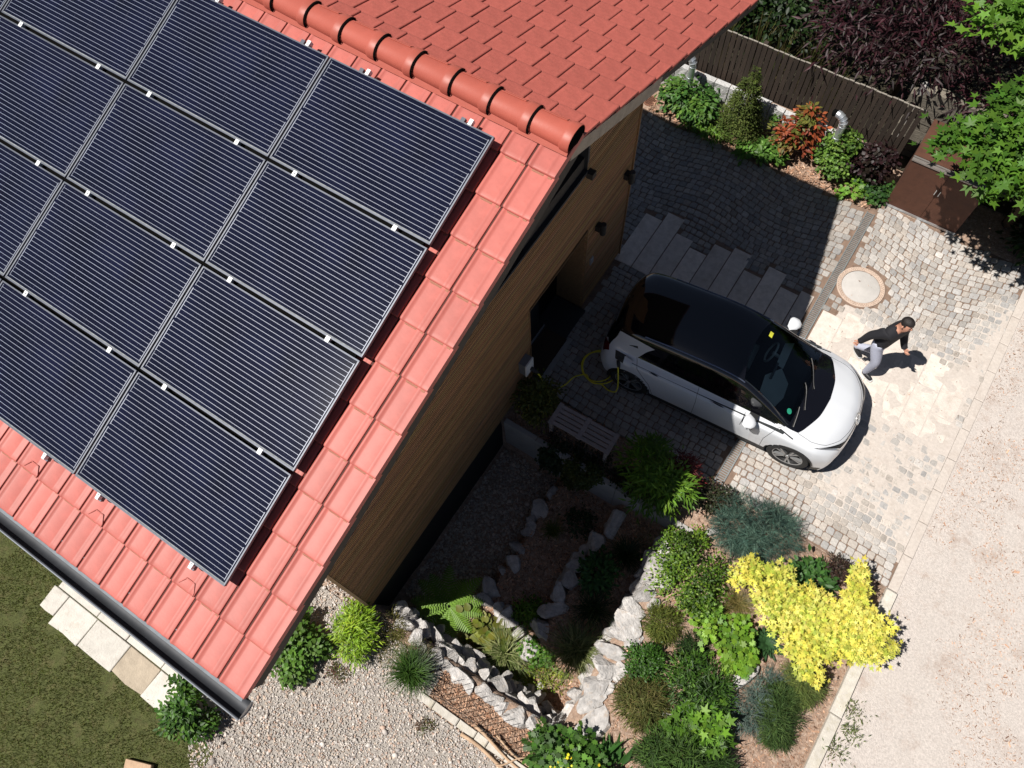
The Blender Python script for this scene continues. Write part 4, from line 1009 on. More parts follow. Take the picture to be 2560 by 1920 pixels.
# wheel houses and wheels
for wx, wr in WA:
    for sd in (1, -1):
        m = MB(); n = 28
        vs = [(wx + (wr + .004) * math.cos(math.pi * k / n * 1.16 - .25), y_, RZW + (wr + .004) * math.sin(math.pi * k / n * 1.16 - .25)) for y_ in (sd * .875, sd * .45) for k in range(n + 1)]
        m.add(vs, [(k, k + 1, n + 2 + k, n + 1 + k) for k in range(n)]); m.add([(wx, sd * .45, RZW)] + vs[n + 1:], [(0, k + 1, k + 2) for k in range(n)])
        m.tube([(wx + (wr + .006) * math.cos(math.pi * k / n * 1.1 - .16), sd * .878, RZW + (wr + .006) * math.sin(math.pi * k / n * 1.1 - .16)) for k in range(n + 1)], .012, 5)
        m.build('wheel_arch', CTRIM, car)
def wheel_objs():
    t = MB(); R_ = .335
    t.lathe([(.235, .10), (.25, .112), (.29, .116), (.32, .108), (.333, .085), (R_, .05), (R_, -.05), (.333, -.085), (.32, -.108), (.25, -.112), (.235, -.10)], 48, axis='Y')
    tyre = t.build('tyre', CTYRE, None, smooth=True, angle=35)
    d = MB(); d.lathe([(0, .055), (.10, .05), (.225, .03), (.236, .1), (.24, -.1), (0, -.1)], 40, axis='Y'); disc = d.build('rim', CRIMD, None, smooth=True, angle=30)
    s = MB(); s.lathe([(.222, .098), (.236, .104), (.243, .098)], 48, axis='Y')
    for k in range(5):
        a = 2 * math.pi * k / 5
        for da, w0, w1 in ((-.17, .016, .026), (.17, .016, .026)):
            A = Vector((.045 * math.cos(a), .095, .045 * math.sin(a))); B = Vector((.228 * math.cos(a + da), .1, .228 * math.sin(a + da)))
            tdir = Vector((-math.sin(a), 0, math.cos(a)))
            s.add([A - tdir * w0 * .6, A + tdir * w0 * .6, B + tdir * w1 * .55, B - tdir * w1 * .55, A - tdir * w0 * .6 + Vector((0, -.04, 0)), A + tdir * w0 * .6 + Vector((0, -.04, 0)), B + tdir * w1 * .55 + Vector((0, -.04, 0)), B - tdir * w1 * .55 + Vector((0, -.04, 0))],
                  [(0, 1, 2, 3), (0, 4, 5, 1), (1, 5, 6, 2), (3, 2, 6, 7), (0, 3, 7, 4)])
    s.lathe([(0, .108), (.03, .106), (.034, .09)], 20, axis='Y')
    sp = s.build('spokes', CRIM, None)
    return tyre, disc, sp
protos = wheel_objs()
for wx, steer in ((0, 0), (2.70, R(-3))):
    for sd in (1, -1):
        w_ = bpy.data.objects.new('wheel', protos[0].data); link(w_, car); w_.name = 'wheel'
        w_.location = (wx, sd * .765, RZW); w_.rotation_euler = (0, random.uniform(0, 1.2), 0 if sd > 0 else math.pi)
        for p_ in protos[1:]: c_ = bpy.data.objects.new(p_.name.split('.')[0], p_.data); link(c_, w_)
for p_ in protos: bpy.data.objects.remove(p_)
# mirrors
for sd in (1, -1):
    m = MB(); n = 14
    prof_ = [(.0, .0), (.05, .055), (.11, .075), (.17, .072), (.215, .05), (.235, .0)]
    vs = []
    for (t, r) in prof_:
        for k in range(n):
            a = 2 * math.pi * k / n; vs.append((1.90 - .135 * math.cos(a) * r / .075 * (1 if math.cos(a) < 0 else .55) + .03 * t, sd * (.80 + t * 1.05), 1.02 + r * math.sin(a) * .7 + .02 * t))
    m.add(vs, [(i * n + k, i * n + (k + 1) % n, (i + 1) * n + (k + 1) % n, (i + 1) * n + k) for i in range(len(prof_) - 1) for k in range(n)])
    mi = m.build('mirror', CPAINT, car, smooth=True, fixn=True)
    m = MB(); m.box((1.96, sd * .80, .975), (.14, .10, .035)); m.tube([(1.95, sd * .82, .95), (1.97, sd * .9, .968), (1.99, sd * 1.0, .97)], .025, 8); m.build('mirror_foot', CTRIM, mi)
    m = MB(); m.box((1.825, sd * .93, 1.03), (.008, .17, .11)); m.build('mirror_glass', CBLACK, mi)
# door handles
for sd in (1, -1):
    for u0 in (4.62, 6.18):
        p = carP(u0 + .1, 3.28); p2 = carP(u0 + .42, 3.2)
        c_ = (p + p2) / 2; m = MB(); a = math.atan2((p2 - p)[2], (p2 - p)[0])
        m.tube([(p[0] + (p2[0] - p[0]) * t, sd * (p[1] + (p2[1] - p[1]) * t + .012 * math.sin(math.pi * t)), p[2] + (p2[2] - p[2]) * t) for t in np.linspace(0, 1, 9)], [.004, .012, .014, .014, .014, .014, .014, .012, .004], 8)
        h_ = m.build('door_handle', CPAINT, car, smooth=True)
        m = MB(); m.tube([(p[0] + (p2[0] - p[0]) * t, sd * (p[1] + (p2[1] - p[1]) * t + .003), p[2] + (p2[2] - p[2]) * t + .014) for t in np.linspace(.15, .85, 5)], [.004, .010, .011, .010, .004], 6); m.build('handle_recess', CSEAM, h_)
# lamps: patches of the body surface lifted a little
def patch(name, uvs, mt_, off=.004, sub=8, parent=car, both=True):
    """quad patch in (u,v) given by four corners"""
    out = []
    for sd in ((1, -1) if both else (-1,)):
        m = MB(); P = np.zeros((sub + 1, sub + 1, 3)); A = np.array(uvs, float)
        for i in range(sub + 1):
            for j in range(sub + 1):
                s_, t_ = i / sub, j / sub
                uv = A[0] * (1 - s_) * (1 - t_) + A[1] * s_ * (1 - t_) + A[2] * s_ * t_ + A[3] * (1 - s_) * t_
                p = carP(*uv); e = 1e-2
                n_ = np.cross(carP(min(uv[0] + e, 14), uv[1]) - p, carP(uv[0], min(uv[1] + e, 8)) - p); n_ /= np.linalg.norm(n_) + 1e-9
                if n_[1] < 0 and abs(n_[1]) > .2 or n_[2] < -.3: n_ = -n_
                P[i, j] = p + n_ * off
        P[:, :, 1] *= sd; w = sub + 1
        m.add([tuple(p) for p in P.reshape(-1, 3)], [(i * w + j, i * w + j + 1, (i + 1) * w + j + 1, (i + 1) * w + j) for i in range(sub) for j in range(sub)])
        out.append(m.build(name, mt_, parent, smooth=True))
    return out
for o in patch('headlight', [(10.82, 3.72), (12.12, 4.35), (12.22, 6.3), (11.55, 4.75)], CBLACK, .006, sub=12): pass
hl = patch('headlight_lens', [(11.35, 4.12), (12.02, 4.6), (12.1, 5.8), (11.6, 4.75)], CTRIM, .010)
patch('light_strip', [(10.95, 3.88), (12.1, 4.50), (12.1, 4.66), (10.98, 3.98)], CCHROME, .014)
patch('light_strip', [(12.06, 4.5), (12.16, 4.5), (12.22, 6.15), (12.15, 6.05)], CCHROME, .014)
patch('tail_light', [(1.75, 3.35), (2.62, 3.55), (2.72, 4.35), (1.95, 5.2)], CRED, .006)
patch('rear_quarter_panel', [(2.55, 3.98), (4.24, 3.98), (4.82, 5.30), (3.75, 5.72)], CPAINT, .003, sub=16)
patch('light_bar', [(12.02, 5.7), (12.12, 5.7), (12.1, 8.0), (12.0, 8.0)], CSEAM, .003)
# charging flap, right rear wing
patch('charge_port', [(3.15, 3.0), (3.75, 2.9), (3.75, 3.75), (3.2, 3.85)], CTRIM, .004, both=False)
fl = patch('charge_flap', [(3.72, 3.0), (4.12, 2.85), (4.12, 3.6), (3.72, 3.7)], CPAINT, .035, both=False)[0]
# emblem on the nose: ring with V over W
em = MB(); ec_ = carP(11.97, 8.0); er = .078
tn = (carP(12.12, 8) - carP(11.82, 8)); tn = Vector(tn / np.linalg.norm(tn)); ey = Vector((0, 1, 0)); en_ = tn.cross(ey); en_ = en_ if en_.z > 0 or en_.x > 0 else -en_
if en_.x < 0: en_ = -en_
eup = -tn
def ept(a, b, off): return Vector(ec_) + ey * a * er + eup * b * er + en_ * off
m = MB(); m.add([ept(0, 0, .004)] + [ept(1.28 * math.cos(2 * math.pi * k / 32), 1.28 * math.sin(2 * math.pi * k / 32), .004) for k in range(32)], [(0, 1 + k, 1 + (k + 1) % 32) for k in range(32)]); eb = m.build('emblem', CBLACK, car)
m = MB(); m.tube([ept(math.cos(2 * math.pi * k / 32), math.sin(2 * math.pi * k / 32), .007) for k in range(33)], 0.007, 6)
for a, b in (((-.36, .9), (0, .12)), ((.36, .9), (0, .12)), ((-.82, .52), (-.38, -.82)), ((-.38, -.82), (0, -.02)), ((0, -.02), (.38, -.82)), ((.38, -.82), (.82, .52))): m.tube([ept(*a, .008), ept(*b, .008)], .007, 5)
m.build('emblem_ring', CCHROME, eb)
# wipers, stickers, interior
m = MB()
for a, b in (((9.22, 7.0), (8.75, 8.0)), ((9.25, 5.9), (8.95, 7.0))):
    pts = [carP(a[0] + (b[0] - a[0]) * t, a[1] + (b[1] - a[1]) * t) for t in np.linspace(0, 1, 8)]
    m.tube([(p[0] + .02, -p[1], p[2] + .012) for p in pts], .008, 5)
pts = [carP(9.15 - .5 * t, 8 - 1.2 * t) for t in np.linspace(0, 1, 8)]; m.tube([(p[0] + .02, p[1], p[2] + .012) for p in pts], .008, 5)
m.build('wiper', CTRIM, car)
p = carP(8.75, 6.55); m = MB(); m.lathe([(0, .0), (.045, .0)], 20); o = m.build('badge_sticker', mat('green_sticker', (.02, .30, .18), .5), car); o.location = (p[0], -p[1], p[2] + .012); o.rotation_euler = (0, R(30), 0)
p = carP(7.3, 7.0); m = MB(); m.add([(-.03, -.045, 0), (.03, -.045, 0), (.03, .045, 0), (-.03, .045, 0)], [(0, 1, 2, 3)]); o = m.build('toll_sticker', mat('yellow_sticker', (.55, .55, .05), .5), car); o.location = (p[0] + .02, p[1] * 1.0, p[2] + .008); o.rotation_euler = (0, R(24), 0)
m = MB(); m.box((1.1, 0, .42), (2.7, 1.5, .04)); m.box((1.1, .80, .66), (2.7, .04, .52)); m.box((1.1, -.80, .66), (2.7, .04, .52)); m.box((-.25, 0, .7), (.05, 1.5, .5)); m.box((2.48, 0, .62), (.05, 1.5, .45)); m.build('cabin', CDASH, car)
m = MB(); m.prism([(2.0, -.76), (2.45, -.66), (2.45, .66), (2.0, .76)], .72, .925, .04); m.build('dashboard', CDASH, car)
m = MB(); m.box((1.94, .05, .93), (.03, .30, .14), mat=Matrix.Rotation(.25, 3, 'Y')); m.build('screen', CBLACK, car)
m = MB(); m.tube([(1.80 + .05 * math.cos(2 * math.pi * k / 24), .36 + .17 * math.sin(2 * math.pi * k / 24), .93 + .16 * math.cos(2 * math.pi * k / 24)) for k in range(25)], .017, 7); m.tube([(1.82, .36, .93), (2.05, .36, .86)], .03, 7); m.build('steering_wheel', CDASHL, car)
for sy in (.36, -.36):
    m = MB(); m.prism([(1.15, sy - .24), (1.62, sy - .23), (1.62, sy + .23), (1.15, sy + .24)], .46, .64, .05); M = Matrix.Rotation(-.35, 3, 'Y'); m.box((1.05, sy, .92), (.14, .46, .62), mat=M); m.box((.94, sy, 1.26), (.10, .24, .17), mat=M); m.build('seat', CSEAT, car)
m = MB(); m.box((.3, 0, .62), (.5, 1.35, .14)); m.box((.02, 0, .92), (.14, 1.35, .6), mat=Matrix.Rotation(-.4, 3, 'Y')); m.build('rear_seat', CDASH, car)
# added pale sheets that paint the sunlit patches of the dashboard behind the windscreen
m = MB(); m.add([(1.86, -.07, .965), (1.90, -.50, .96), (2.16, -.55, .965), (2.24, -.30, .97), (2.22, -.05, .97), (2.04, .15, .97)], [(0, 1, 2, 3, 4, 5)]); m.add([(1.94, .18, .968), (2.06, .15, .968), (2.06, .66, .962), (1.93, .58, .962)], [(0, 1, 2, 3)]); m.build('dash_sunlit_patch', CDASHL, car)

# ------------------------------------------------------------------ wall box and charging cable
wb = thing('charging_box', 'white wall box charger with grey sides on the timber wall', 'wall box', (-3.1, 4.25, 1.0))
m = MB(); m.box((.06, 0, 0), (.12, .20, .34)); m.build('housing', MT['grey_plastic'], wb)
m = MB(); m.box((.130, 0, .0), (.022, .205, .345)); m.build('front_cover', MT['white_plastic'], wb)
m = MB(); m.tube([(.13, .03, -.08), (.22, .03, -.10), (.26, .05, -.16)], [.035, .032, .02], 10); m.build('plug', MT['blackmetal'], wb)
pts = [(-2.86, 4.30, .84), (-2.80, 4.34, .55), (-2.86, 4.36, .2), (-2.83, 4.40, .03), (-2.68, 4.48, .018), (-2.56, 4.66, .018), (-2.50, 4.88, .018), (-2.36, 5.02, .018)]
for k in range(26):
    a = -1.5 + k * .5; r = .27 + .07 * (k / 26); pts.append((-2.28 + .10 * (k / 26) + r * math.cos(a), 5.24 + .04 * (k / 26) + r * math.sin(a), .018 + .02 * (k % 13 > 8)))
pts += [(-2.05, 5.0, .018), (-1.90, 4.97, .018), (-1.78, 4.99, .05), (-1.76, 5.01, .25), (-1.80, 5.05, .5), (-1.85, 5.09, .76)]
def smooth_pts(P, n=5):
    A = np.array(P, float); out = []
    for i in range(len(A) - 1):
        for t in np.linspace(0, 1, n, endpoint=False): out.append(cr1(A, i + t))
    out.append(A[-1]); return [tuple(p) for p in out]
cb_ = thing('charging_cable', 'yellow charging cable coiled on the cobbles behind the car', 'cable', (-2.3, 5.3, 0))
m = MB(); m.tube(smooth_pts(pts), .0115, 7); o = m.build('cable', MT['cable'], cb_, smooth=True); o.location = (2.3, -5.3, 0)
m = MB(); m.tube([(-1.84, 5.10, .72), (-1.86, 5.115, .80), (-1.89, 5.16, .84)], [.022, .03, .034], 10); o = m.build('connector', MT['blackmetal'], cb_, smooth=True); o.location = (2.3, -5.3, 0)
# ------------------------------------------------------------------ bench
bn = thing('bench', 'weathered grey slatted wooden bench without back beside the driveway', 'bench', (-1.82, 4.02, 0), R(1.5))
L_, D_ = 1.08, .40
for i in range(5):
    y = -D_ / 2 + .045 + i * (D_ - .09) / 4
    for a, b in ((-L_ / 2 + .075, -.04), (.04, L_ / 2 - .075)):
        m = MB(); m.box(((a + b) / 2, y, .435), (b - a, .056, .024)); m.build('slat', MT['bench'], bn)
for x in (-L_ / 2 + .037, 0, L_ / 2 - .037):
    m = MB(); m.box((x, 0, .437), (.072, D_, .030)); m.build('seat_rail', MT['bench'], bn)
for x in (-L_ / 2 + .05, L_ / 2 - .05):
    for y in (-D_ / 2 + .03, D_ / 2 - .03):
        m = MB(); m.box((x, y, .21), (.05, .05, .42)); m.build('leg', MT['bench'], bn)
# ------------------------------------------------------------------ iron railings
def railing(label, x0, x1, y0, y1, h, step, zb, rails=(.12,), br=.0055):
    t = thing('railing', label, 'railing', ((x0 + x1) / 2, (y0 + y1) / 2, zb)); cx_, cy_ = (x0 + x1) / 2, (y0 + y1) / 2
    m = MB()
    for z in rails: m.tube([(x0 - cx_, y0 - cy_, z), (x1 - cx_, y1 - cy_, z)], .005, 6)
    m.build('rail', MT['blackmetal'], t); n = int((x1 - x0) / step)
    for i in range(n + 1):
        f = i / n; m = MB(); m.tube([(x0 + (x1 - x0) * f - cx_, y0 + (y1 - y0) * f - cy_, 0), (x0 + (x1 - x0) * f - cx_, y0 + (y1 - y0) * f - cy_, h)], br, 6); m.build('bar', MT['blackmetal'], t)
railing('thin black iron railing behind the bench above the concrete wall', -2.42, -1.15, 3.72, 3.72, .62, .115, 0, (.12, .5))
railing('thin black iron railing above the dry stone wall at the gravel yard', -1.72, -.1, -.42, -.46, .95, .10, 0, (.05,), .0045)
# ------------------------------------------------------------------ weathering steel bin box
bx = thing('bin_box', 'rust brown steel bin shelter under the maple', 'bin shelter', (1.13, 10.89, 0))
BW, BD, BH = 1.30, .95, 1.22
m = MB(); m.box((0, BD / 2 + .02, BH / 2 - .02), (BW - .02, BD - .03, BH - .05)); m.build('carcass', MT['rust'], bx)
for s_ in (-1, 1):
    m = MB(); m.box((s_ * BW / 4, .0, BH / 2 + .0), (BW / 2 - .006, .018, BH - .08)); d_ = m.build('door', MT['rust'], bx)
    m = MB(); m.box((s_ * .035, -.018, BH * .62), (.012, .016, .12)); m.build('handle', MT['galv'], d_)
m = MB(); m.box((0, BD / 2 + .04, BH + .03), (BW + .02, BD - .1, .025), mat=Matrix.Rotation(.06, 3, 'X')); m.build('lid', MT['rust'], bx)
m = MB(); m.box((0, .0, BH + .005), (BW + .02, .055, .03)); m.box((0, .05, BH + .022), (BW + .02, .03, .02)); m.build('hinge_rail', mat('steel_rail', (.30, .27, .25), .45, metal=.5), bx)
m = MB(); m.box((0, -.012, .03), (BW + .01, .014, .05)); m.build('ground_rail', MT['galv'], bx)
# ------------------------------------------------------------------ granite palisade wall and board fence
pw = thing('granite_wall', 'low wall of upright rough granite slabs behind the north planting bed', 'stone wall', (-2.6, 11.4, 0)); x = -4.75
while x < -.35:
    w = rk.uniform(.24, .33); m = MB(); z_ = .58 + rk.uniform(-.03, .03)
    n = 5; vs = []
    for (yy, ff) in ((11.36, 1), (11.47, 0)):
        for iz in range(n + 1):
            for ix in range(4): vs.append((x + .008 + (w - .016) * ix / 3 + 2.6, yy - 11.4 + (rk.uniform(-.018, .012) if ff else 0), -.1 + (z_ + .1) * iz / n))
    k_ = 4 * (n + 1)
    fs = [(iz * 4 + ix, iz * 4 + ix + 1, iz * 4 + ix + 5, iz * 4 + ix + 4) for iz in range(n) for ix in range(3)]
    fs += [(n * 4 + ix, n * 4 + ix + 1, k_ + n * 4 + ix + 1, k_ + n * 4 + ix) for ix in range(3)]
    fs += [(iz * 4, iz * 4 + 4, k_ + iz * 4 + 4, k_ + iz * 4) for iz in range(n)] + [(iz * 4 + 3, k_ + iz * 4 + 3, k_ + iz * 4 + 7, iz * 4 + 7) for iz in range(n)]
    m.add(vs, fs); m.build('granite_slab', MT['granite'], pw); x += w
m = MB(); m.box((0.0, .12, .15), (4.8, .08, .7)); m.build('backing', MT['soil'], pw)
fc = thing('board_fence', 'dark brown fence of upright boards above the granite wall', 'fence', (-2.3, 11.62, 0)); x = -5.2
while x < .25:
    w = .085; m = MB(); z_ = 1.56 + rk.uniform(-.008, .008)
    m.box((x + 2.3, rk.uniform(-.006, .006), (z_ + .42) / 2), (w, .022, z_ - .42)); bd = m.build('board', MT['fence'], fc)
    m = MB(); m.box((x + 2.3, 0, z_ + .004), (w + .004, .026, .010)); m.build('board_end', MT['fencetop'], bd); x += w + rk.uniform(.010, .020)
for z in (.62, 1.35):
    m = MB(); m.box((-.15, .035, z), (5.4, .035, .08)); m.build('rail', MT['fence'], fc)
for xp in (-2.4, -.4, 1.6):
    m = MB(); m.box((xp, .09, .8), (.08, .08, 1.5)); m.build('post', MT['fence'], fc)
# block wall beyond the fence
bw = thing('block_wall', 'old pale block wall in dappled shade right of the board fence', 'wall', (1.6, 12.2, 0))
for r_ in range(9):
    x = -1.5 - (.2 if r_ % 2 else 0)
    while x < 3.4:
        w = .38; m = MB(); m.box((x + w / 2, rk.uniform(-.006, .006), .08 + r_ * .17), (w - .012, .2, .158)); m.build('block', MT['block'], bw); x += w
m = MB(); m.box((1.0, .03, .75), (5.2, .17, 1.5)); m.build('mortar', MT['concrete'], bw)
# ------------------------------------------------------------------ ventilation pipes
def pipe(label, x, y, h, a):
    t = thing('vent_pipe', label, 'vent pipe', (x, y, 0), a); r = .068
    m = MB(); m.tube([(0, 0, -.1), (0, 0, h)], r, 20, cap=False); m.build('stack', MT['galv'], t, smooth=True)
    pts = [(0, 0, h)]; Rb = .15
    for k in range(1, 6):
        q = k / 5 * R(100); pts.append((-Rb * (1 - math.cos(q)), 0, h + Rb * math.sin(q)))
    m = MB(); m.tube(pts, r * 1.02, 20, cap=False); e = m.build('elbow', MT['galv'], t)
    lx, lz = pts[-1][0], pts[-1][2]; m = MB(); m.tube([(lx, 0, lz), (lx - .07, 0, lz - .02)], r * .9, 16); m.build('mouth', MT['black'], e)
    for z in (h * .28, h * .5, h * .72, h - .02):
        m = MB(); m.tube([(0, 0, z - .006), (0, 0, z + .006)], r + .005, 20); m.build('band', MT['galv'], t)
    for k in (1, 2, 3, 4):
        A = Vector(pts[k]); d_ = (Vector(pts[k + 1]) - Vector(pts[k - 1])).normalized() * .005; m = MB(); m.tube([A - d_, A + d_], r + .006, 20); m.build('band', MT['galv'], e)
pipe('galvanised vent pipe with bent top nearest the roof edge', -3.75, 11.12, 1.0, R(-12))
pipe('galvanised vent pipe with bent top rising from the green shrub', -.82, 11.12, 1.08, R(-12))
# doormat at the entrance
m = MB(); m.prism([(-3.42, 4.56), (-2.98, 4.56), (-2.98, 5.42), (-3.42, 5.42)], -.01, .022, .004); dm = m.build('door_mat', MT['doormat']); tag(dm, 'dark brown door mat at the entrance step', 'door mat')
m = MB(); m.box((-3.45, 5.0, .03), (.02, .9, .05)); m.build('mat_frame', MT['galv'], dm)
m = MB(); m.box((-2.93, 4.98, .006), (.08, .98, .03)); m.build('mat_edge', MT['concrete'], dm)
# ------------------------------------------------------------------ person
SKIN = mat('skin', (.50, .25, .17), .55, .05, 20); KNIT = mat('black_sweater', (.010, .010, .014), .85, .1, 60, .1, 200); DENIM = mat('pale_denim', (.44, .46, .56), .8, .08, 40); HAIR = mat('dark_hair', (.012, .009, .008), .6, .2, 40, .4, 120); SHOE = mat('black_shoe', (.015, .015, .018), .5, .1, 20); SOLE = mat('white_sole', (.6, .6, .6), .6)
per = thing('person', 'person in black sweater and pale jeans walking past the car', 'person', (1.43, 7.58, 0))
hd = Vector((.90, -.43, 0)).normalized(); lf = Vector((-hd.y, hd.x, 0))      # heading and left
def W(f_, l_, z): return hd * f_ + lf * l_ + Vector((0, 0, z))
J = {}
def jt(n, f_, l_, z, r, r2=None): J[n] = (W(f_, l_, z), r, r2 or r)
jt('pelvis', 0, 0, .93, .135, .115); jt('waist', .02, 0, 1.08, .135, .11); jt('chest', .05, 0, 1.28, .165, .12); jt('upper', .06, 0, 1.41, .13, .10); jt('neck', .085, 0, 1.49, .058); jt('skull0', .115, 0, 1.58, .082); jt('skull1', .12, 0, 1.665, .088); jt('skull2', .112, 0, 1.72, .06)
jt('rsh', .03, -.17, 1.405, .075); jt('rel', -.14, -.22, 1.13, .055); jt('rwr', -.19, -.26, .90, .034)
jt('lsh', .07, .17, 1.405, .075); jt('lel', .10, .23, 1.12, .055); jt('lwr', .25, .19, .94, .034)
jt('rhip', .0, -.085, .86, .098); jt('rkn', .15, -.07, .50, .065); jt('ran', .12, -.05, .10, .042)
jt('lhip', .0, .085, .86, .098); jt('lkn', -.02, .09, .48, .065); jt('lan', -.30, .09, .19, .042)
E_ = [('pelvis', 'waist'), ('waist', 'chest'), ('chest', 'upper'), ('upper', 'neck'), ('neck', 'skull0'), ('skull0', 'skull1'), ('skull1', 'skull2'), ('upper', 'rsh'), ('rsh', 'rel'), ('rel', 'rwr'), ('upper', 'lsh'), ('lsh', 'lel'), ('lel', 'lwr'), ('pelvis', 'rhip'), ('rhip', 'rkn'), ('rkn', 'ran'), ('pelvis', 'lhip'), ('lhip', 'lkn'), ('lkn', 'lan')]
def hand(pre, wr, d, side):
    d = d.normalized(); s_ = side.normalized(); nrm = d.cross(s_)
    J[pre + 'palm'] = (wr + d * .055, .030, .020); E_.append((pre + 'wr', pre + 'palm'))
    J[pre + 'pk'] = (wr + d * .095, .032, .018); E_.append((pre + 'palm', pre + 'pk'))
    for q, (o_, l_) in enumerate(((-.030, .055), (-.010, .066), (.010, .062), (.029, .048))):
        b_ = wr + d * .105 + s_ * o_; J[pre + 'f%d' % q] = (b_ + d * l_ * .45, .0095, .0095); J[pre + 'g%d' % q] = (b_ + d * l_ * .8 + nrm * .022, .008, .008)
        E_.append((pre + 'pk', pre + 'f%d' % q)); E_.append((pre + 'f%d' % q, pre + 'g%d' % q))
    J[pre + 't0'] = (wr + d * .06 - s_ * .04 + nrm * .01, .011, .011); J[pre + 't1'] = (wr + d * .095 - s_ * .052 + nrm * .022, .009, .009); E_.append((pre + 'palm', pre + 't0')); E_.append((pre + 't0', pre + 't1'))
hand('r', J['rwr'][0], W(-.05, -.04, -.22), W(1, 0, -.1)); hand('l', J['lwr'][0], W(.16, .0, -.10), W(-.4, 0, -1))
def foot(pre, toe, heel):
    J[pre + 'ball'] = (toe * .55 + J[pre + 'an'][0] * .0 + heel * .45, .045, .036); J[pre + 'toe'] = (toe, .036, .024); J[pre + 'heel'] = (heel, .040, .036)
    E_.append((pre + 'an', pre + 'heel')); E_.append((pre + 'heel', pre + 'ball')); E_.append((pre + 'ball', pre + 'toe'))
foot('r', W(.28, -.05, .03), W(.10, -.05, .045)); foot('l', W(-.14, .09, .03), W(-.29, .09, .12))
J['nose'] = (W(.222, 0, 1.625), .013, .013); E_.append(('skull0', 'nose')); J['chin'] = (W(.175, 0, 1.555), .035, .03); E_.append(('skull0', 'chin'))
names = list(J); me = bpy.data.meshes.new('body'); me.from_pydata([J[n][0] for n in names], [(names.index(a), names.index(b)) for a, b in E_], [])
tmp = bpy.data.objects.new('body_tmp', me); COL.objects.link(tmp)
sk = tmp.modifiers.new('skin', 'SKIN'); sk.use_smooth_shade = True
for i, n in enumerate(names):
    sv = me.skin_vertices[0].data[i]; sv.radius = (J[n][1], J[n][2]); sv.use_root = (n == 'pelvis')
ss_ = tmp.modifiers.new('sub', 'SUBSURF'); ss_.levels = 2; ss_.render_levels = 2
dg_ = bpy.context.evaluated_depsgraph_get(); body = bpy.data.meshes.new_from_object(tmp.evaluated_get(dg_)); bpy.data.objects.remove(tmp)
body.name = 'body'
for mt_ in (SKIN,): body.materials.clear(); body.materials.append(mt_)
bo = bpy.data.objects.new('body', body); link(bo, per)
def seg_d(p, a, b):
    ab = b - a; t = max(0, min(1, (p - a).dot(ab) / ab.length_squared)); return (p - (a + ab * t)).length, t
segs_ = [(J[a][0], J[b][0], a, b) for a, b in E_]
def owner(p):
    best = min(segs_, key=lambda s: seg_d(p, s[0], s[1])[0] - .5 * (J[s[2]][1] + J[s[3]][1]) * .5); return best[2], best[3]
cloth = {'sweater': [], 'trousers': [], 'shoe': []}
for pg in body.polygons:
    a, b = owner(pg.center)
    leg = {'rhip', 'rkn', 'ran', 'lhip', 'lkn', 'lan'}
    if a in ('ran', 'lan', 'rheel', 'lheel', 'rball', 'lball') : cloth['shoe'].append(pg)
    elif b in leg or (a == 'pelvis' and b == 'waist' and pg.center.z < .92): cloth['trousers'].append(pg)
    elif b in ('waist', 'chest', 'upper', 'rsh', 'rel', 'rwr', 'lsh', 'lel', 'lwr') or (a == 'upper' and b == 'neck' and pg.center.z < 1.475): cloth['sweater'].append(pg)
def shell(name, polys, mt_, off):
    if not polys: return
    ids = {}; m = MB()
    for pg in polys:
        f_ = []
        for v in pg.vertices:
            if v not in ids: ids[v] = len(m.v); vv = body.vertices[v]; m.v.append(tuple(vv.co + vv.normal * off))
            f_.append(ids[v])
        m.f.append(f_); m.m.append(0); m.c.append((1, 1, 1))
    o = m.build(name, mt_, per, smooth=True); sd_ = o.modifiers.new('thick', 'SOLIDIFY'); sd_.thickness = .006; sd_.offset = -1; return o
shell('sweater', cloth['sweater'], KNIT, .016); shell('trousers', cloth['trousers'], DENIM, .014); shell('shoe', cloth['shoe'], SHOE, .006)
for toe, heel in ((W(.30, -.05, .012), W(.075, -.05, .012)), (W(-.125, .09, .008), W(-.30, .09, .085))):
    m = MB(); d_ = (toe - heel).normalized(); s_ = Vector((-d_.y, d_.x, 0)).normalized(); n_ = d_.cross(s_); n_ = n_ if n_.z > 0 else -n_
    ring = [heel + d_ * ((toe - heel).length * (.5 - .5 * math.cos(math.pi * k / 8))) + s_ * (.043 * math.sin(math.pi * min(1, max(0, (k + .7) / 9.4))) ** .5) for k in range(9)]
    ring2 = [heel + d_ * ((toe - heel).length * (.5 - .5 * math.cos(math.pi * k / 8))) - s_ * (.043 * math.sin(math.pi * min(1, max(0, (k + .7) / 9.4))) ** .5) for k in range(8, -1, -1)]
    rr_ = ring + ring2; n = len(rr_); m.add([p - n_ * .012 for p in rr_] + [p + n_ * .014 for p in rr_], [tuple(range(n)), tuple(range(n, 2 * n))] + [(i, (i + 1) % n, n + (i + 1) % n, n + i) for i in range(n)]); m.build('shoe_sole', SOLE, per)
bm = bmesh.new(); bmesh.ops.create_uvsphere(bm, u_segments=24, v_segments=16, radius=1.0)
hc = W(.108, 0, 1.672)
for v in bm.verts:
    p = v.co; q = hd * p.x * .104 + lf * p.y * .086 + Vector((0, 0, p.z * .098)); q *= 1 + .05 * mnoise.noise(p * 6); v.co = hc + q
dele = [v for v in bm.verts if (v.co - hc).dot(hd) > .045 and v.co.z < 1.70 or v.co.z < 1.60]
bmesh.ops.delete(bm, geom=dele, context='VERTS'); hm = bpy.data.meshes.new('hair'); bm.to_mesh(hm); bm.free(); hm.materials.append(HAIR); hm.polygons.foreach_set('use_smooth', [True] * len(hm.polygons))
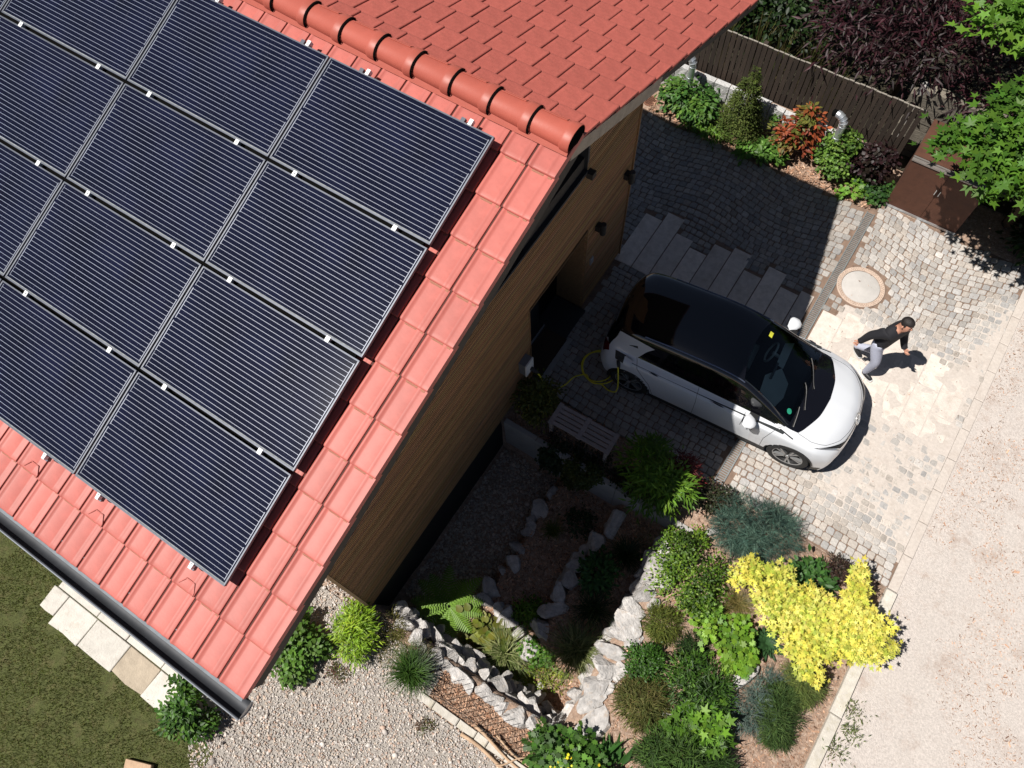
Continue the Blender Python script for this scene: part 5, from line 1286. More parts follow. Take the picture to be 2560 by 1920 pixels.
ho = bpy.data.objects.new('hair', hm); link(ho, per); sd_ = ho.modifiers.new('thick', 'SOLIDIFY'); sd_.thickness = .014; sd_.offset = -1
for sd in (1, -1):
    m = MB(); m.lathe([(0, .012), (.008, .009), (.011, 0), (.008, -.009), (0, -.012)], 8, tuple(W(.19, sd * .032, 1.645))); m.build('eye', HAIR, per)
    m = MB(); e0 = W(.105, sd * .088, 1.63); m.tube([e0 + Vector((0, 0, -.028)), e0 + lf * sd * .008, e0 + Vector((0, 0, .03))], [.008, .016, .010], 8); m.build('ear', SKIN, per, smooth=True)
m = MB(); m.tube([W(.196, -.024, 1.585), W(.205, 0, 1.587), W(.196, .024, 1.585)], .005, 6); m.build('mouth', mat('lip', (.30, .12, .09), .6), per)
# ------------------------------------------------------------------ plants
def leaf_tpl(kind):
    if kind == 'oval':
        v = [(0, 0, 0), (-.20, .3, .05), (-.24, .55, .06), (0, 1, -.06), (.24, .55, .06), (.20, .3, .05), (0, .5, 0)]
        t = [(0, 6, 1), (1, 6, 2), (2, 6, 3), (3, 6, 4), (4, 6, 5), (5, 6, 0)]
    elif kind == 'round':
        v = [(0, 0, 0), (-.34, .2, .05), (-.42, .55, .07), (-.2, .88, .02), (0, 1, -.05), (.2, .88, .02), (.42, .55, .07), (.34, .2, .05), (0, .5, 0)]
        t = [(i, 8, i + 1) for i in range(7)] + [(7, 8, 0)]
    elif kind == 'lance':
        v = [(0, 0, 0), (-.11, .35, .03), (0, 1, -.08), (.11, .35, .03), (0, .4, -.01)]; t = [(0, 4, 1), (1, 4, 2), (2, 4, 3), (3, 4, 0)]
    elif kind == 'small':
        v = [(0, 0, 0), (-.3, .5, .06), (0, 1, 0), (.3, .5, .06)]; t = [(0, 2, 1), (0, 3, 2)]
    elif kind == 'needle':
        v = [(-.06, 0, 0), (.06, 0, 0), (0, 1, 0)]; t = [(0, 1, 2)]
    elif kind == 'maple':
        pts = []
        for a, r in ((-150, .30), (-118, .62), (-98, .34), (-62, .80), (-34, .36), (0, 1.0), (34, .36), (62, .80), (98, .34), (118, .62), (150, .30), (180, .12)):
            pts.append((math.sin(R(a)) * r * .62, .35 + math.cos(R(a)) * r * .62, .05 * (1 if r > .5 else -.3)))
        v = [(0, .35, 0)] + pts; n = len(pts); t = [(0, 1 + i, 1 + (i + 1) % n) for i in range(n)]
    elif kind == 'oak':
        pts = []
        for k in range(14):
            a = 2 * math.pi * k / 14; r = .5 * (1.0 if k % 2 == 0 else .62); pts.append((math.sin(a) * r * .85, .5 - math.cos(a) * r, .04 * (k % 2)))
        v = [(0, .5, .02)] + pts; n = len(pts); t = [(0, 1 + i, 1 + (i + 1) % n) for i in range(n)]
    elif kind == 'spray':   # flat conifer spray
        v = []; t = []
        for i in range(5):
            y = i * .2
            for sx in (-1, 1):
                b = len(v); v += [(0, y, 0), (sx * .05, y + .08, .02), (sx * (.34 - .05 * i), y + .30, .03)]; t.append((b, b + 1, b + 2) if sx > 0 else (b, b + 2, b + 1))
        b = len(v); v += [(-.03, 0, 0), (.03, 0, 0), (0, 1.15, 0)]; t.append((b, b + 1, b + 2))
    return np.array(v, float), np.array(t, int)
TPL = {k: leaf_tpl(k) for k in ('oval', 'round', 'lance', 'small', 'needle', 'maple', 'oak', 'spray')}

def foliage(lobes, n, kind, size, cols, clumps=24, spread=.33, up=.5, outward=.8, shell=.55, cvar=.28, szv=.25, flatn=None):
    """leaves gathered in clumps on the outer part of several ellipsoids. lobes: (x,y,z,rx,ry,rz)"""
    vol = np.array([l[3] * l[4] * l[5] for l in lobes]) ** (2 / 3); vol = vol / vol.sum()
    Pc = []; Dc = []; Rc = []
    tot = max(len(lobes), clumps)
    for l, w_ in zip(lobes, vol):
        k = max(2, int(round(tot * w_)))
        d = RNG.normal(size=(k, 3)); d[:, 2] = np.abs(d[:, 2]) * .9 - .15 * RNG.random(k); d /= np.linalg.norm(d, axis=1, keepdims=True)
        rad = shell + (1 - shell) * RNG.random(k) ** .6
        e = np.array(l[3:6]); Pc.append(np.array(l[:3]) + d * rad[:, None] * e); Dc.append(d); Rc.append(np.full((k, 1), (e[0] * e[1] * e[2]) ** (1 / 3)))
    Pc = np.concatenate(Pc); Dc = np.concatenate(Dc); Rc = np.concatenate(Rc); K = len(Pc)
    ci = RNG.integers(0, K, n); o = RNG.normal(size=(n, 3)) * np.array([1, 1, .75])
    P = Pc[ci] + o * spread * Rc[ci]
    D = Dc[ci] * outward + o * .45 + RNG.normal(size=(n, 3)) * .45; D[:, 2] += up * .0
    # leaf plane normal mostly upward/outward so that blades catch the light
    N = Dc[ci] * .5 + np.array([0, 0, up + .4]) + RNG.normal(size=(n, 3)) * .45
    y = D - N * (D * N).sum(1, keepdims=True) / (N * N).sum(1, keepdims=True); y /= np.linalg.norm(y, axis=1, keepdims=True) + 1e-9
    z = N / np.linalg.norm(N, axis=1, keepdims=True); x = np.cross(y, z)
    M = np.stack([x, y, z], 2)
    cc = np.array(cols)[RNG.integers(0, len(cols), K)] * RNG.uniform(1 - cvar, 1 + cvar, (K, 1))
    C = cc[ci] * RNG.uniform(.75, 1.25, (n, 1)); C[:, 0] *= RNG.uniform(.9, 1.12, n)
    S = size * RNG.uniform(1 - szv, 1 + szv, n)
    return scatter(TPL[kind], P, M, S, C), Pc

def plant(name, label, cat, base, lobes, n, kind, size, cols, stems=6, trunk=None, m='leaf', group=None, fol='foliage', sc=1.0, **kw):
    """base (x,y,z); lobes relative to base"""
    t = thing(name, label, cat, base, 0, group)
    if sc != 1: lobes = [(l[0] * sc, l[1] * sc, l[2] * (1 + sc) / 2, l[3] * sc, l[4] * sc, l[5] * sc) for l in lobes]
    (V, T, c), Pc = foliage(lobes, n, kind, size, cols, **kw)
    tri_mesh(fol, V, T, c, MT[m], t)
    mb = MB(); sel = RNG.permutation(len(Pc))[:stems]
    for i in sel:
        e = Vector(Pc[i]); b = Vector((random.uniform(-.03, .03), random.uniform(-.03, .03), -.05)) if trunk is None else Vector((trunk[3] * .0, 0, trunk[2] * random.uniform(.6, 1)))
        if trunk is not None: b = Vector((trunk[0], trunk[1], trunk[2])) * random.uniform(.55, 1.0)
        md = (b + e) / 2 + Vector((random.uniform(-.06, .06), random.uniform(-.06, .06), .08 * (e - b).length)); r0 = .006 + .008 * min(1, (e - b).length) if trunk is None else .03
        mb.tube([b, md, e], [r0, r0 * .7, r0 * .3], 5)
    if trunk is not None: mb.tube([(0, 0, -.2), (trunk[0] * .5 + .04, trunk[1] * .5, trunk[2] * .5), tuple(trunk[:3])], [trunk[3], trunk[3] * .8, trunk[3] * .6], 9)
    mb.build('trunk' if trunk is not None else 'stem', MT['stem'], t, smooth=True)
    return t

def tuft(name, label, cat, base, r, h, n, cols, w=.008, droop=.6, group=None, m='leaf'):
    t = thing(name, label, cat, base, 0, group); K = 5
    a = RNG.uniform(0, 6.283, n); rad = r * RNG.random(n) ** .6; hh = h * RNG.uniform(.6, 1.1, n); b0 = RNG.normal(0, .035, (n, 2)) * (r / .3)
    V = []; 
    d = np.stack([np.cos(a), np.sin(a), np.zeros(n)], 1); side = np.stack([-np.sin(a), np.cos(a), np.zeros(n)], 1)
    for k in range(K):
        f = k / (K - 1); p = np.zeros((n, 3)); p[:, :2] = b0; p += d * (rad * (f ** 1.4))[:, None]; p[:, 2] += hh * (f * (1 + droop) - droop * 1.25 * f ** 2.6)
        ww = w * (1 - f) ** .7 + .0008; V.append(p - side * ww * .5); V.append(p + side * ww * .5)
    V = np.stack(V, 1).reshape(-1, 3); base_i = (np.arange(n) * 2 * K)[:, None, None]
    q = []
    for k in range(K - 1): q += [(2 * k, 2 * k + 1, 2 * k + 3), (2 * k, 2 * k + 3, 2 * k + 2)]
    T = (np.array(q)[None] + base_i).reshape(-1, 3)
    C = np.array(cols)[RNG.integers(0, len(cols), n)] * RNG.uniform(.7, 1.3, (n, 1)); tri_mesh('blades', V, T, np.repeat(C, len(q), 0), MT[m], t); return t

def G1(*c): return [tuple(c)]
GRN = [(.06, .14, .015), (.08, .19, .02), (.045, .11, .012)]
LIME = [(.22, .36, .02), (.17, .30, .02), (.28, .40, .03)]
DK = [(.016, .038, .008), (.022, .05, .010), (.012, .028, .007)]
OLV = [(.09, .11, .02), (.12, .14, .025), (.07, .09, .015)]
BLU = [(.065, .125, .092), (.045, .09, .07), (.095, .16, .12), (.03, .06, .05)]
YEL = [(.74, .69, .12), (.66, .62, .10), (.78, .74, .17), (.5, .56, .08)]
# --- east bed, sunlit
plant('juniper', 'spreading blue green juniper at the edge of the cobbles', 'juniper', (1.15, 4.05, 0), [(0, 0, .18, .66, .6, .42), (-.25, -.2, .15, .45, .4, .3), (.35, .18, .2, .42, .38, .32)], 3000, 'spray', .125, BLU, 10, m='needle', clumps=80, spread=.2, up=.35, outward=1.2, cvar=.3, sc=.82)
plant('yellow_shrub', 'low spreading shrub with bright yellow star shaped leaves', 'shrub', (2.3, 3.3, 0), [(-.15, .05, .62, .3, .22, .14), (.12, .12, .64, .3, .2, .14), (-.95, .05, .60, .22, .18, .12), (-.70, .0, .62, .30, .26, .15), (-.52, .22, .62, .22, .2, .13), (-.38, -.18, .60, .32, .24, .15), (-.05, -.28, .62, .34, .24, .15), (.28, -.10, .66, .34, .28, .16), (.10, -.52, .56, .28, .18, .13), (.30, -.72, .50, .16, .13, .10), (.52, .10, .70, .32, .28, .15), (.38, .50, .70, .20, .22, .12), (.28, .78, .68, .12, .14, .1), (.72, -.05, .70, .28, .18, .13), (.92, .16, .72, .16, .13, .1), (.70, .32, .7, .22, .18, .12)], 5400, 'maple', .085, YEL, 16, clumps=150, spread=.34, up=1.1, outward=.5, shell=.1, cvar=.16, szv=.35)
plant('small_leaf_shrub', 'fresh green small leaved shrub spilling over the sunlit boulders', 'shrub', (.72, 2.95, 0), [(-.05, -.02, .22, .55, .48, .34), (-.42, .18, .2, .30, .36, .3), (.3, -.18, .18, .35, .3, .26), (-.3, .45, .2, .2, .22, .2)], 4300, 'small', .046, [(.12, .22, .02), (.08, .16, .016), (.16, .27, .025), (.045, .09, .012)], 14, clumps=70, spread=.24, cvar=.35, sc=.95)
tuft('ornamental_grass', 'fine golden ornamental grass between green and yellow shrubs', 'grass', (1.42, 2.98, 0), .36, .3, 380, [(.26, .20, .07), (.20, .17, .05), (.14, .14, .04)], .006, .7)
plant('lobed_leaf_shrub', 'lime green shrub with lobed leaves beside the rosette plant', 'shrub', (1.55, 2.42, 0), [(-.32, .1, .22, .34, .3, .22), (.02, .22, .3, .28, .24, .2), (.12, -.02, .28, .33, .26, .2), (.28, -.18, .24, .22, .2, .16)], 620, 'oak', .10, [(.15, .29, .025), (.10, .21, .02), (.19, .34, .03)], 10, clumps=40, spread=.3, up=1.0, sc=.74)
# dark rosette
rz_ = thing('rosette_plant', 'dark green rosette of long pointed leaves in the bark bed', 'plant', (2.0, 2.70, .02))
V = []; T = []; C = []
for k in range(46):
    a = k * 2.39996; f = k / 46; L1 = .31 * (1 - .55 * f); tl = .25 + 1.0 * f; d = Vector((math.cos(a), math.sin(a), 0)); s_ = Vector((-math.sin(a), math.cos(a), 0)); b = len(V); w = .028
    for q, ww in ((0, .5), (.35, 1.0), (.7, .8), (1.0, .02)):
        p = d * (L1 * q * math.cos(tl * (1 - .4 * q))) + Vector((0, 0, .05 + .08 * f + L1 * q * math.sin(tl) * (1 - .35 * q)))
        V += [p - s_ * w * ww, p + Vector((0, 0, -.006)), p + s_ * w * ww]
    for q in range(3):
        i = b + 3 * q; T += [(i, i + 1, i + 4), (i, i + 4, i + 3), (i + 1, i + 2, i + 5), (i + 1, i + 5, i + 4)]; C += [np.array((.035, .09, .03)) * random.uniform(.8, 1.3)] * 4
tri_mesh('leaves', V, T, np.array(C), MT['leaf'], rz_)
plant('dwarf_conifer', 'small dark green dwarf conifer by the pale boulders', 'conifer', (.70, 1.52, 0), [(0, 0, .16, .24, .24, .22), (.02, .12, .2, .14, .14, .16)], 2300, 'small', .04, [(.05, .13, .015), (.035, .09, .012)], 6, clumps=60, spread=.2)
plant('broadleaf_shrub', 'large bushy green shrub with narrow leaves in the middle of the bed', 'shrub', (1.48, 1.62, 0), [(0, 0, .25, .55, .48, .36), (-.3, .15, .22, .35, .3, .3), (.25, -.15, .3, .38, .36, .3), (.1, .3, .25, .3, .25, .25)], 2700, 'lance', .085, [(.06, .14, .018), (.085, .18, .022), (.025, .06, .010)], 14, clumps=60, spread=.26, cvar=.35, sc=.76)
plant('heath', 'brownish green heath cushion in front of the large boulder', 'heath', (.95, 1.10, 0), G1(0, 0, .10, .36, .33, .2), 3500, 'needle', .10, [(.09, .10, .025), (.12, .11, .035), (.07, .085, .02)], 6, m='needle', clumps=120, spread=.2, up=.2, outward=1.4)
plant('heath', 'low olive heath beside the top boulders of the sunlit wall', 'heath', (.66, 2.16, 0), G1(0, 0, .08, .25, .24, .16), 2200, 'needle', .085, OLV, 5, m='needle', clumps=90, spread=.2, up=.2, outward=1.4)
plant('heath', 'dark heath tuft under the lime green shrub', 'heath', (1.20, 2.08, 0), G1(0, 0, .08, .22, .2, .14), 1500, 'needle', .08, DK, 5, m='needle', clumps=70, spread=.2, up=.2, outward=1.4)
plant('cushion_shrub', 'round olive green cushion plant below the yellow shrub', 'shrub', (2.68, 2.50, 0), G1(0, 0, .08, .27, .27, .24), 3600, 'needle', .085, [(.11, .15, .035), (.085, .12, .03), (.14, .17, .05)], 5, m='needle', clumps=110, spread=.17, up=.3, outward=1.6)
plant('cushion_shrub', 'taller dark green cushion plant near the kerb', 'shrub', (2.55, 1.92, 0), [(0, 0, .1, .28, .3, .26), (-.05, .26, .1, .22, .22, .22), (.05, -.2, .1, .24, .2, .2)], 4800, 'needle', .09, [(.045, .085, .02), (.06, .10, .025), (.03, .06, .014)], 5, m='needle', clumps=130, spread=.17, up=.3, outward=1.6)
plant('creeping_juniper', 'grey blue creeping juniper sprays at the bottom of the bed', 'juniper', (2.16, 1.80, 0), [(0, .0, .10, .42, .3, .14), (-.28, -.25, .08, .3, .26, .12), (.12, .3, .1, .25, .3, .12)], 900, 'spray', .16, [(.11, .155, .13), (.085, .13, .11)], 8, m='needle', clumps=50, spread=.25, up=.5, outward=1.2)
plant('toothed_leaf_shrub', 'bright green shrub with large toothed leaves at the lower edge', 'shrub', (1.74, 1.22, 0), [(0, 0, .36, .33, .28, .22), (-.22, -.1, .3, .24, .22, .2), (.2, -.1, .34, .22, .2, .18)], 330, 'maple', .16, [(.10, .22, .02), (.07, .16, .016), (.13, .27, .025)], 9, clumps=30, spread=.3, up=1.1, sc=.85)
plant('feathery_shrub', 'dark feathery shrub at the bottom right of the bed', 'shrub', (1.75, .72, 0), [(0, 0, .32, .5, .4, .34), (.4, .2, .25, .3, .3, .26), (-.35, -.1, .25, .32, .3, .25)], 5000, 'needle', .12, [(.035, .075, .015), (.05, .10, .018), (.025, .05, .012)], 10, m='needle', clumps=60, spread=.3, up=.4, sc=.85)
plant('flowering_plant', 'green plant with yellow flowers below the large boulder', 'flowering plant', (.38, -.08, 0), [(0, 0, .25, .36, .3, .2), (.35, -.1, .22, .3, .26, .18), (-.3, -.1, .2, .25, .22, .16)], 900, 'oak', .10, [(.07, .17, .025), (.10, .22, .03), (.05, .12, .02)], 9, clumps=46, spread=.33, up=.9)
(Vf, Tf, cf), _ = foliage([(.55, -.10, .50, .35, .25, .06), (.1, -.15, .48, .25, .15, .05)], 60, 'round', .035, [(.75, .6, .02)], clumps=18, spread=.2, up=2)
tag(tri_mesh('flowers', Vf, Tf, cf, MT['leaf'], [o for o in bpy.data.objects if o.name.startswith('flowering_plant')][0]), kind='stuff')
# large wedge of long leaves beside it
plant('long_leaf_weed', 'broad long leaved weed at the bottom edge beside the yellow flowers', 'plant', (.95, .02, 0), G1(0, 0, .12, .26, .22, .1), 34, 'lance', .36, [(.06, .16, .03), (.045, .12, .025)], 3, clumps=6, spread=.2, up=.9, outward=1.5)
plant('red_leaf_plant', 'small dark red leaved plant at the upper edge of the bed', 'plant', (2.42, 4.20, 0), G1(0, 0, .1, .22, .18, .14), 900, 'lance', .06, [(.045, .018, .018), (.06, .035, .022), (.035, .03, .015)], 6, clumps=36, spread=.3)
plant('leafy_plant', 'dark green leafy plant tucked in the gap of the yellow shrub', 'plant', (2.17, 3.86, 0), G1(0, 0, .15, .28, .24, .16), 420, 'oval', .11, [(.035, .10, .02), (.05, .13, .025)], 6, clumps=26, spread=.3, up=1)
# --- planted strip beside the bench
plant('leafy_shrub', 'yellowish green shrub against the timber wall below the wall box', 'shrub', (-2.78, 4.12, 0), [(0, 0, .35, .30, .26, .28), (.15, -.1, .25, .26, .22, .2)], 1900, 'oval', .065, [(.16, .15, .02), (.12, .13, .02), (.09, .11, .02)], 8, clumps=44, spread=.27)
plant('ivy', 'dark ivy hanging over the concrete wall nearest the house', 'ivy', (-2.12, 3.58, 0), [(0, -.06, -.12, .15, .1, .2), (.02, -.08, -.45, .16, .08, .26)], 1100, 'round', .045, [(.02, .045, .014), (.03, .06, .018)], 6, clumps=46, spread=.25)
plant('ivy', 'olive green creeper hanging over the concrete wall below the bench', 'ivy', (-1.50, 3.60, 0), [(0, -.04, .02, .32, .14, .12), (-.08, -.1, -.3, .22, .08, .3), (-.14, -.12, -.62, .18, .08, .22)], 2600, 'round', .042, [(.075, .10, .02), (.055, .075, .016), (.10, .12, .025)], 8, clumps=70, spread=.24)
plant('leafy_shrub', 'tall green leafy shrub at the end of the bench strip, tip in sun', 'shrub', (-.42, 3.88, 0), [(-.25, .08, .55, .34, .28, .32), (.05, -.08, .6, .32, .28, .32), (.30, .02, .62, .26, .22, .2), (-.1, -.25, .3, .4, .2, .35), (-.3, .3, .5, .25, .22, .25)], 2300, 'lance', .125, [(.12, .24, .02), (.09, .19, .02), (.16, .30, .025)], 14, clumps=80, spread=.28, up=.9)
plant('red_leaf_shrub', 'dark red leaved shrub behind the tall green shrub by the cobbles', 'shrub', (-.28, 4.24, 0), [(0, 0, .5, .28, .2, .25), (.15, -.05, .4, .2, .16, .2)], 800, 'lance', .085, [(.14, .02, .02), (.10, .018, .018), (.2, .03, .03)], 8, clumps=36, spread=.3)
plant('low_shrub', 'dark low shrub between drain and blue juniper', 'shrub', (.25, 4.18, 0), [(0, 0, .15, .26, .2, .18), (.25, .12, .14, .2, .14, .15)], 1100, 'small', .05, [(.04, .045, .018), (.05, .03, .02), (.03, .04, .015)], 8, clumps=40, spread=.3)
plant('ground_cover', 'dark ground cover below the bench along the concrete wall', 'ground cover', (-1.3, 3.78, 0), [(0, 0, .04, .5, .12, .08), (.6, 0, .05, .4, .14, .1), (-.7, 0, .04, .3, .12, .08)], 2200, 'small', .045, [(.02, .04, .012), (.05, .03, .02), (.03, .055, .015)], 6, clumps=60, spread=.3)
# --- sunken terraces
tuft('grass_tuft', 'small yellowish grass tuft on the first shaded terrace', 'grass', (-1.52, 2.62, -.82), .26, .2, 160, [(.12, .15, .02), (.08, .11, .02)], .010)
tuft('grass_tuft', 'large arching grass tuft in front of the round pale boulder', 'grass', (-1.12, .62, -1.0), .55, .42, 420, [(.20, .24, .08), (.10, .14, .035), (.30, .32, .14)], .018, .6)
tuft('grass_tuft', 'large grass tuft half in shade beside the sunlit boulder wall', 'grass', (-.22, 1.22, -.55), .56, .44, 420, [(.16, .19, .06), (.08, .11, .03), (.24, .26, .11)], .017, .6)
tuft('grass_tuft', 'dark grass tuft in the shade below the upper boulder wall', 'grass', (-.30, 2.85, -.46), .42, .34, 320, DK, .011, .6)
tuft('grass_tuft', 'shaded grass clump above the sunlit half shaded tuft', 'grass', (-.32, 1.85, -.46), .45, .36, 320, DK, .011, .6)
plant('leafy_plant', 'round dark green plant beside the middle boulders', 'plant', (-.55, 2.35, -.46), G1(0, 0, .15, .25, .25, .16), 520, 'oval', .085, [(.03, .10, .02), (.04, .12, .025)], 7, clumps=30, spread=.28, up=.9)
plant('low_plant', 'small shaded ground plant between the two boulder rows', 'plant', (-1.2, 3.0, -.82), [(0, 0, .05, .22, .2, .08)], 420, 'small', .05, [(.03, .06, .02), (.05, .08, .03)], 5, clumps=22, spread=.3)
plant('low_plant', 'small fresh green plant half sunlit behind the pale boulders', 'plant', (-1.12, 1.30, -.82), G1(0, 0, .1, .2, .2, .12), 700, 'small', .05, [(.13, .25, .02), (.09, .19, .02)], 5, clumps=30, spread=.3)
# fern
fe = thing('fern', 'fern with feathery fronds at the shade edge of the sunken bed', 'fern', (-2.28, .72, -1.02))
V = []; T = []; C = []
for k in range(13):
    a = k * 2.39996 + .3; L1 = random.uniform(.5, .72); d = Vector((math.cos(a), math.sin(a), 0)); s_ = Vector((-math.sin(a), math.cos(a), 0)); nn = 17; tone = random.uniform(.8, 1.2)
    for q in range(1, nn):
        f = q / nn; p = d * L1 * f + Vector((0, 0, .1 + .55 * L1 * math.sin(f * 2.1) * (1 - .25 * f))); wl_ = .15 * math.sin(math.pi * min(1, f * .92 + .12)) ** .8
        for sg in (-1, 1):
            tip = p + s_ * sg * wl_ + d * wl_ * .35 + Vector((0, 0, -.02)); b = len(V); w = L1 / nn * .36
            mid = p + (tip - p) * .5
            V += [p - d * w, p + d * w, mid + d * w * .95, tip, mid - d * w * .95]; T += [(b, b + 1, b + 2), (b, b + 2, b + 4), (b + 4, b + 2, b + 3)]; C += [np.array((.17, .31, .035)) * tone * random.uniform(.85, 1.15)] * 3
tri_mesh('fronds', V, T, np.array(C), MT['leaf'], fe)
plant('heart_leaf_plant', 'plant with olive heart shaped leaves left of the large grass tuft', 'plant', (-1.48, .62, -1.02), [(0, 0, .22, .26, .24, .12), (.12, .16, .24, .16, .14, .1), (-.28, .05, .2, .24, .2, .12)], 130, 'round', .13, [(.13, .15, .02), (.09, .13, .02), (.17, .18, .03)], 6, clumps=22, spread=.35, up=1.5)
plant('ground_cover', 'bright low ground cover on the floor of the lower sunlit bed', 'ground cover', (-.62, .55, -.98), [(0, 0, .03, .3, .22, .08), (.3, .15, .06, .24, .2, .1), (.42, .42, .14, .2, .2, .12), (-.1, -.2, .06, .22, .14, .1)], 2600, 'small', .034, [(.17, .22, .02), (.12, .20, .02), (.22, .26, .03), (.10, .10, .03)], 4, clumps=90, spread=.26)
plant('low_plant', 'small green leafy plant beside the round pale boulder', 'plant', (-.72, .88, -.72), [(0, 0, .08, .2, .16, .1), (.18, .1, .12, .14, .14, .1)], 600, 'round', .045, [(.09, .2, .02), (.06, .15, .02)], 5, clumps=28, spread=.3)
# --- south side at the gravel
plant('bright_shrub', 'bright yellow green shrub at the corner of the timber wall', 'shrub', (-3.02, -.36, 0), [(0, 0, .28, .34, .3, .26), (-.12, .2, .3, .24, .2, .2), (.1, -.22, .26, .26, .22, .2)], 2000, 'lance', .085, LIME, 12, clumps=54, spread=.28, up=.7, sc=.8)
tuft('grass_clump', 'dark green grassy clump at the edge of the gravel', 'grass', (-2.02, -.38, 0), .42, .42, 620, [(.045, .10, .015), (.065, .13, .02), (.03, .07, .012)], .013, .5)
plant('moss_cushion', 'low mossy cushion between bright shrub and grassy clump', 'ground cover', (-2.45, -.25, 0), [(0, 0, .03, .35, .22, .1), (.35, .08, .04, .3, .2, .1), (-.25, .2, .05, .25, .2, .1)], 2400, 'needle', .055, [(.10, .11, .02), (.075, .09, .02), (.13, .12, .03)], 4, m='needle', clumps=80, spread=.28, up=.4)
plant('leafy_herb', 'green leafy herb under the roof verge at the gravel', 'herb', (-3.62, -1.0, 0), [(0, 0, .25, .34, .3, .24), (-.2, .25, .25, .28, .25, .22), (.15, -.3, .2, .25, .25, .2), (.2, .15, .2, .25, .22, .2)], 1700, 'round', .06, [(.09, .19, .025), (.07, .15, .02), (.12, .23, .04)], 12, clumps=44, spread=.27, sc=.86)
plant('upright_shrub', 'upright leafy shrub at the corner of lawn and gravel', 'shrub', (-4.36, -2.45, 0), [(0, 0, .35, .3, .28, .34), (.1, -.12, .2, .4, .34, .2), (-.12, .22, .75, .2, .18, .25), (-.05, -.3, .2, .35, .25, .2)], 1500, 'oval', .075, [(.05, .13, .015), (.075, .17, .02), (.035, .09, .012)], 14, clumps=50, spread=.27, sc=.8)
plant('weed', 'low reddish weed on the gravel below the bright shrub', 'weed', (-2.92, -.98, 0), G1(0, 0, .02, .16, .14, .05), 320, 'small', .03, [(.12, .04, .03), (.10, .10, .03)], 3, clumps=20, spread=.4)
plant('weed', 'tiny reddish weed in the gravel near the edge stones', 'weed', (-1.45, -.86, 0), G1(0, 0, .02, .13, .09, .04), 220, 'small', .028, [(.12, .07, .04), (.09, .10, .03)], 3, clumps=14, spread=.4)
# --- north bed
plant('glossy_shrub', 'dark glossy shrub around the vent pipe nearest the roof', 'shrub', (-3.62, 10.98, 0), [(0, 0, .35, .42, .3, .34), (-.3, -.05, .25, .3, .22, .25), (.3, -.1, .3, .28, .24, .28)], 1400, 'oval', .105, [(.045, .12, .02), (.06, .15, .025), (.10, .2, .03)], 12, clumps=60, spread=.27, up=.8)
plant('broadleaf_plant', 'light green fern like leaves in front of the dwarf spruce', 'plant', (-3.02, 10.68, 0), [(0, 0, .12, .34, .16, .14), (-.3, .05, .12, .2, .14, .12)], 520, 'lance', .13, [(.14, .26, .03), (.10, .2, .025)], 6, clumps=34, spread=.3, up=.9)
sp_l = [(0, 0, .14 + .13 * i, .40 * (1 - i / 11.5) + .03, .40 * (1 - i / 11.5) + .03, .17) for i in range(11)]
plant('dwarf_spruce', 'cone shaped dwarf spruce in front of the granite wall', 'spruce', (-2.56, 10.98, 0), sp_l, 9500, 'small', .036, [(.075, .105, .02), (.06, .085, .016), (.10, .13, .03), (.045, .065, .012)], 0, trunk=(0, 0, 1.3, .04), m='needle', clumps=300, spread=.20, up=.3, outward=1.2, shell=.75)
plant('broadleaf_plant', 'low broad green leaves at the edge of the shaded cobbles', 'plant', (-2.05, 10.70, 0), [(0, 0, .12, .32, .18, .12), (.28, .02, .14, .22, .16, .14)], 420, 'oval', .12, [(.09, .2, .03), (.12, .25, .04), (.06, .14, .02)], 6, clumps=28, spread=.3, up=1)
plant('red_leaf_shrub', 'shrub with orange red young leaves against the granite wall', 'shrub', (-1.50, 11.05, 0), [(0, 0, .35, .30, .26, .3), (.12, .05, .75, .26, .2, .25), (-.2, -.05, .45, .24, .2, .22), (.05, .08, 1.0, .16, .14, .14)], 900, 'oval', .105, [(.34, .085, .03), (.26, .06, .03), (.22, .12, .03), (.12, .13, .025)], 10, clumps=48, spread=.3, up=.8)
plant('small_leaf_shrub', 'green small leaved shrub around the vent pipe by the bin shelter', 'shrub', (-.72, 11.02, 0), [(0, 0, .3, .28, .24, .3), (.02, .1, .65, .24, .2, .25), (.1, -.08, .3, .22, .18, .22)], 2300, 'round', .055, [(.10, .2, .03), (.08, .16, .025), (.14, .24, .04)], 10, clumps=60, spread=.28)
plant('purple_shrub', 'dark purple leaved shrub left of the bin shelter', 'shrub', (-.12, 11.15, 0), [(0, 0, .35, .3, .24, .28), (.1, .1, .6, .26, .2, .22)], 900, 'round', .07, [(.022, .008, .010), (.03, .012, .012), (.02, .014, .01)], 8, clumps=40, spread=.3)
plant('low_plant', 'dark low green plant at the foot of the bin shelter', 'plant', (.22, 11.0, 0), [(0, 0, .12, .3, .2, .12)], 420, 'oak', .075, [(.03, .08, .02), (.045, .11, .02)], 5, clumps=24, spread=.3, up=.9)
plant('low_plant', 'small bright green plant alone in the bark near the drain end', 'plant', (-.12, 10.74, 0), [(0, 0, .1, .16, .12, .1), (.06, .14, .12, .12, .1, .1)], 110, 'oak', .10, [(.12, .26, .03), (.16, .3, .04)], 4, clumps=12, spread=.35, up=1.2)
plant('ivy', 'single creeping shoot on the granite wall left of the orange shrub', 'ivy', (-1.95, 11.30, 0), [(0, 0, .35, .1, .05, .12), (.2, 0, .2, .06, .04, .1)], 90, 'round', .06, [(.09, .18, .03)], 3, clumps=9, spread=.35)
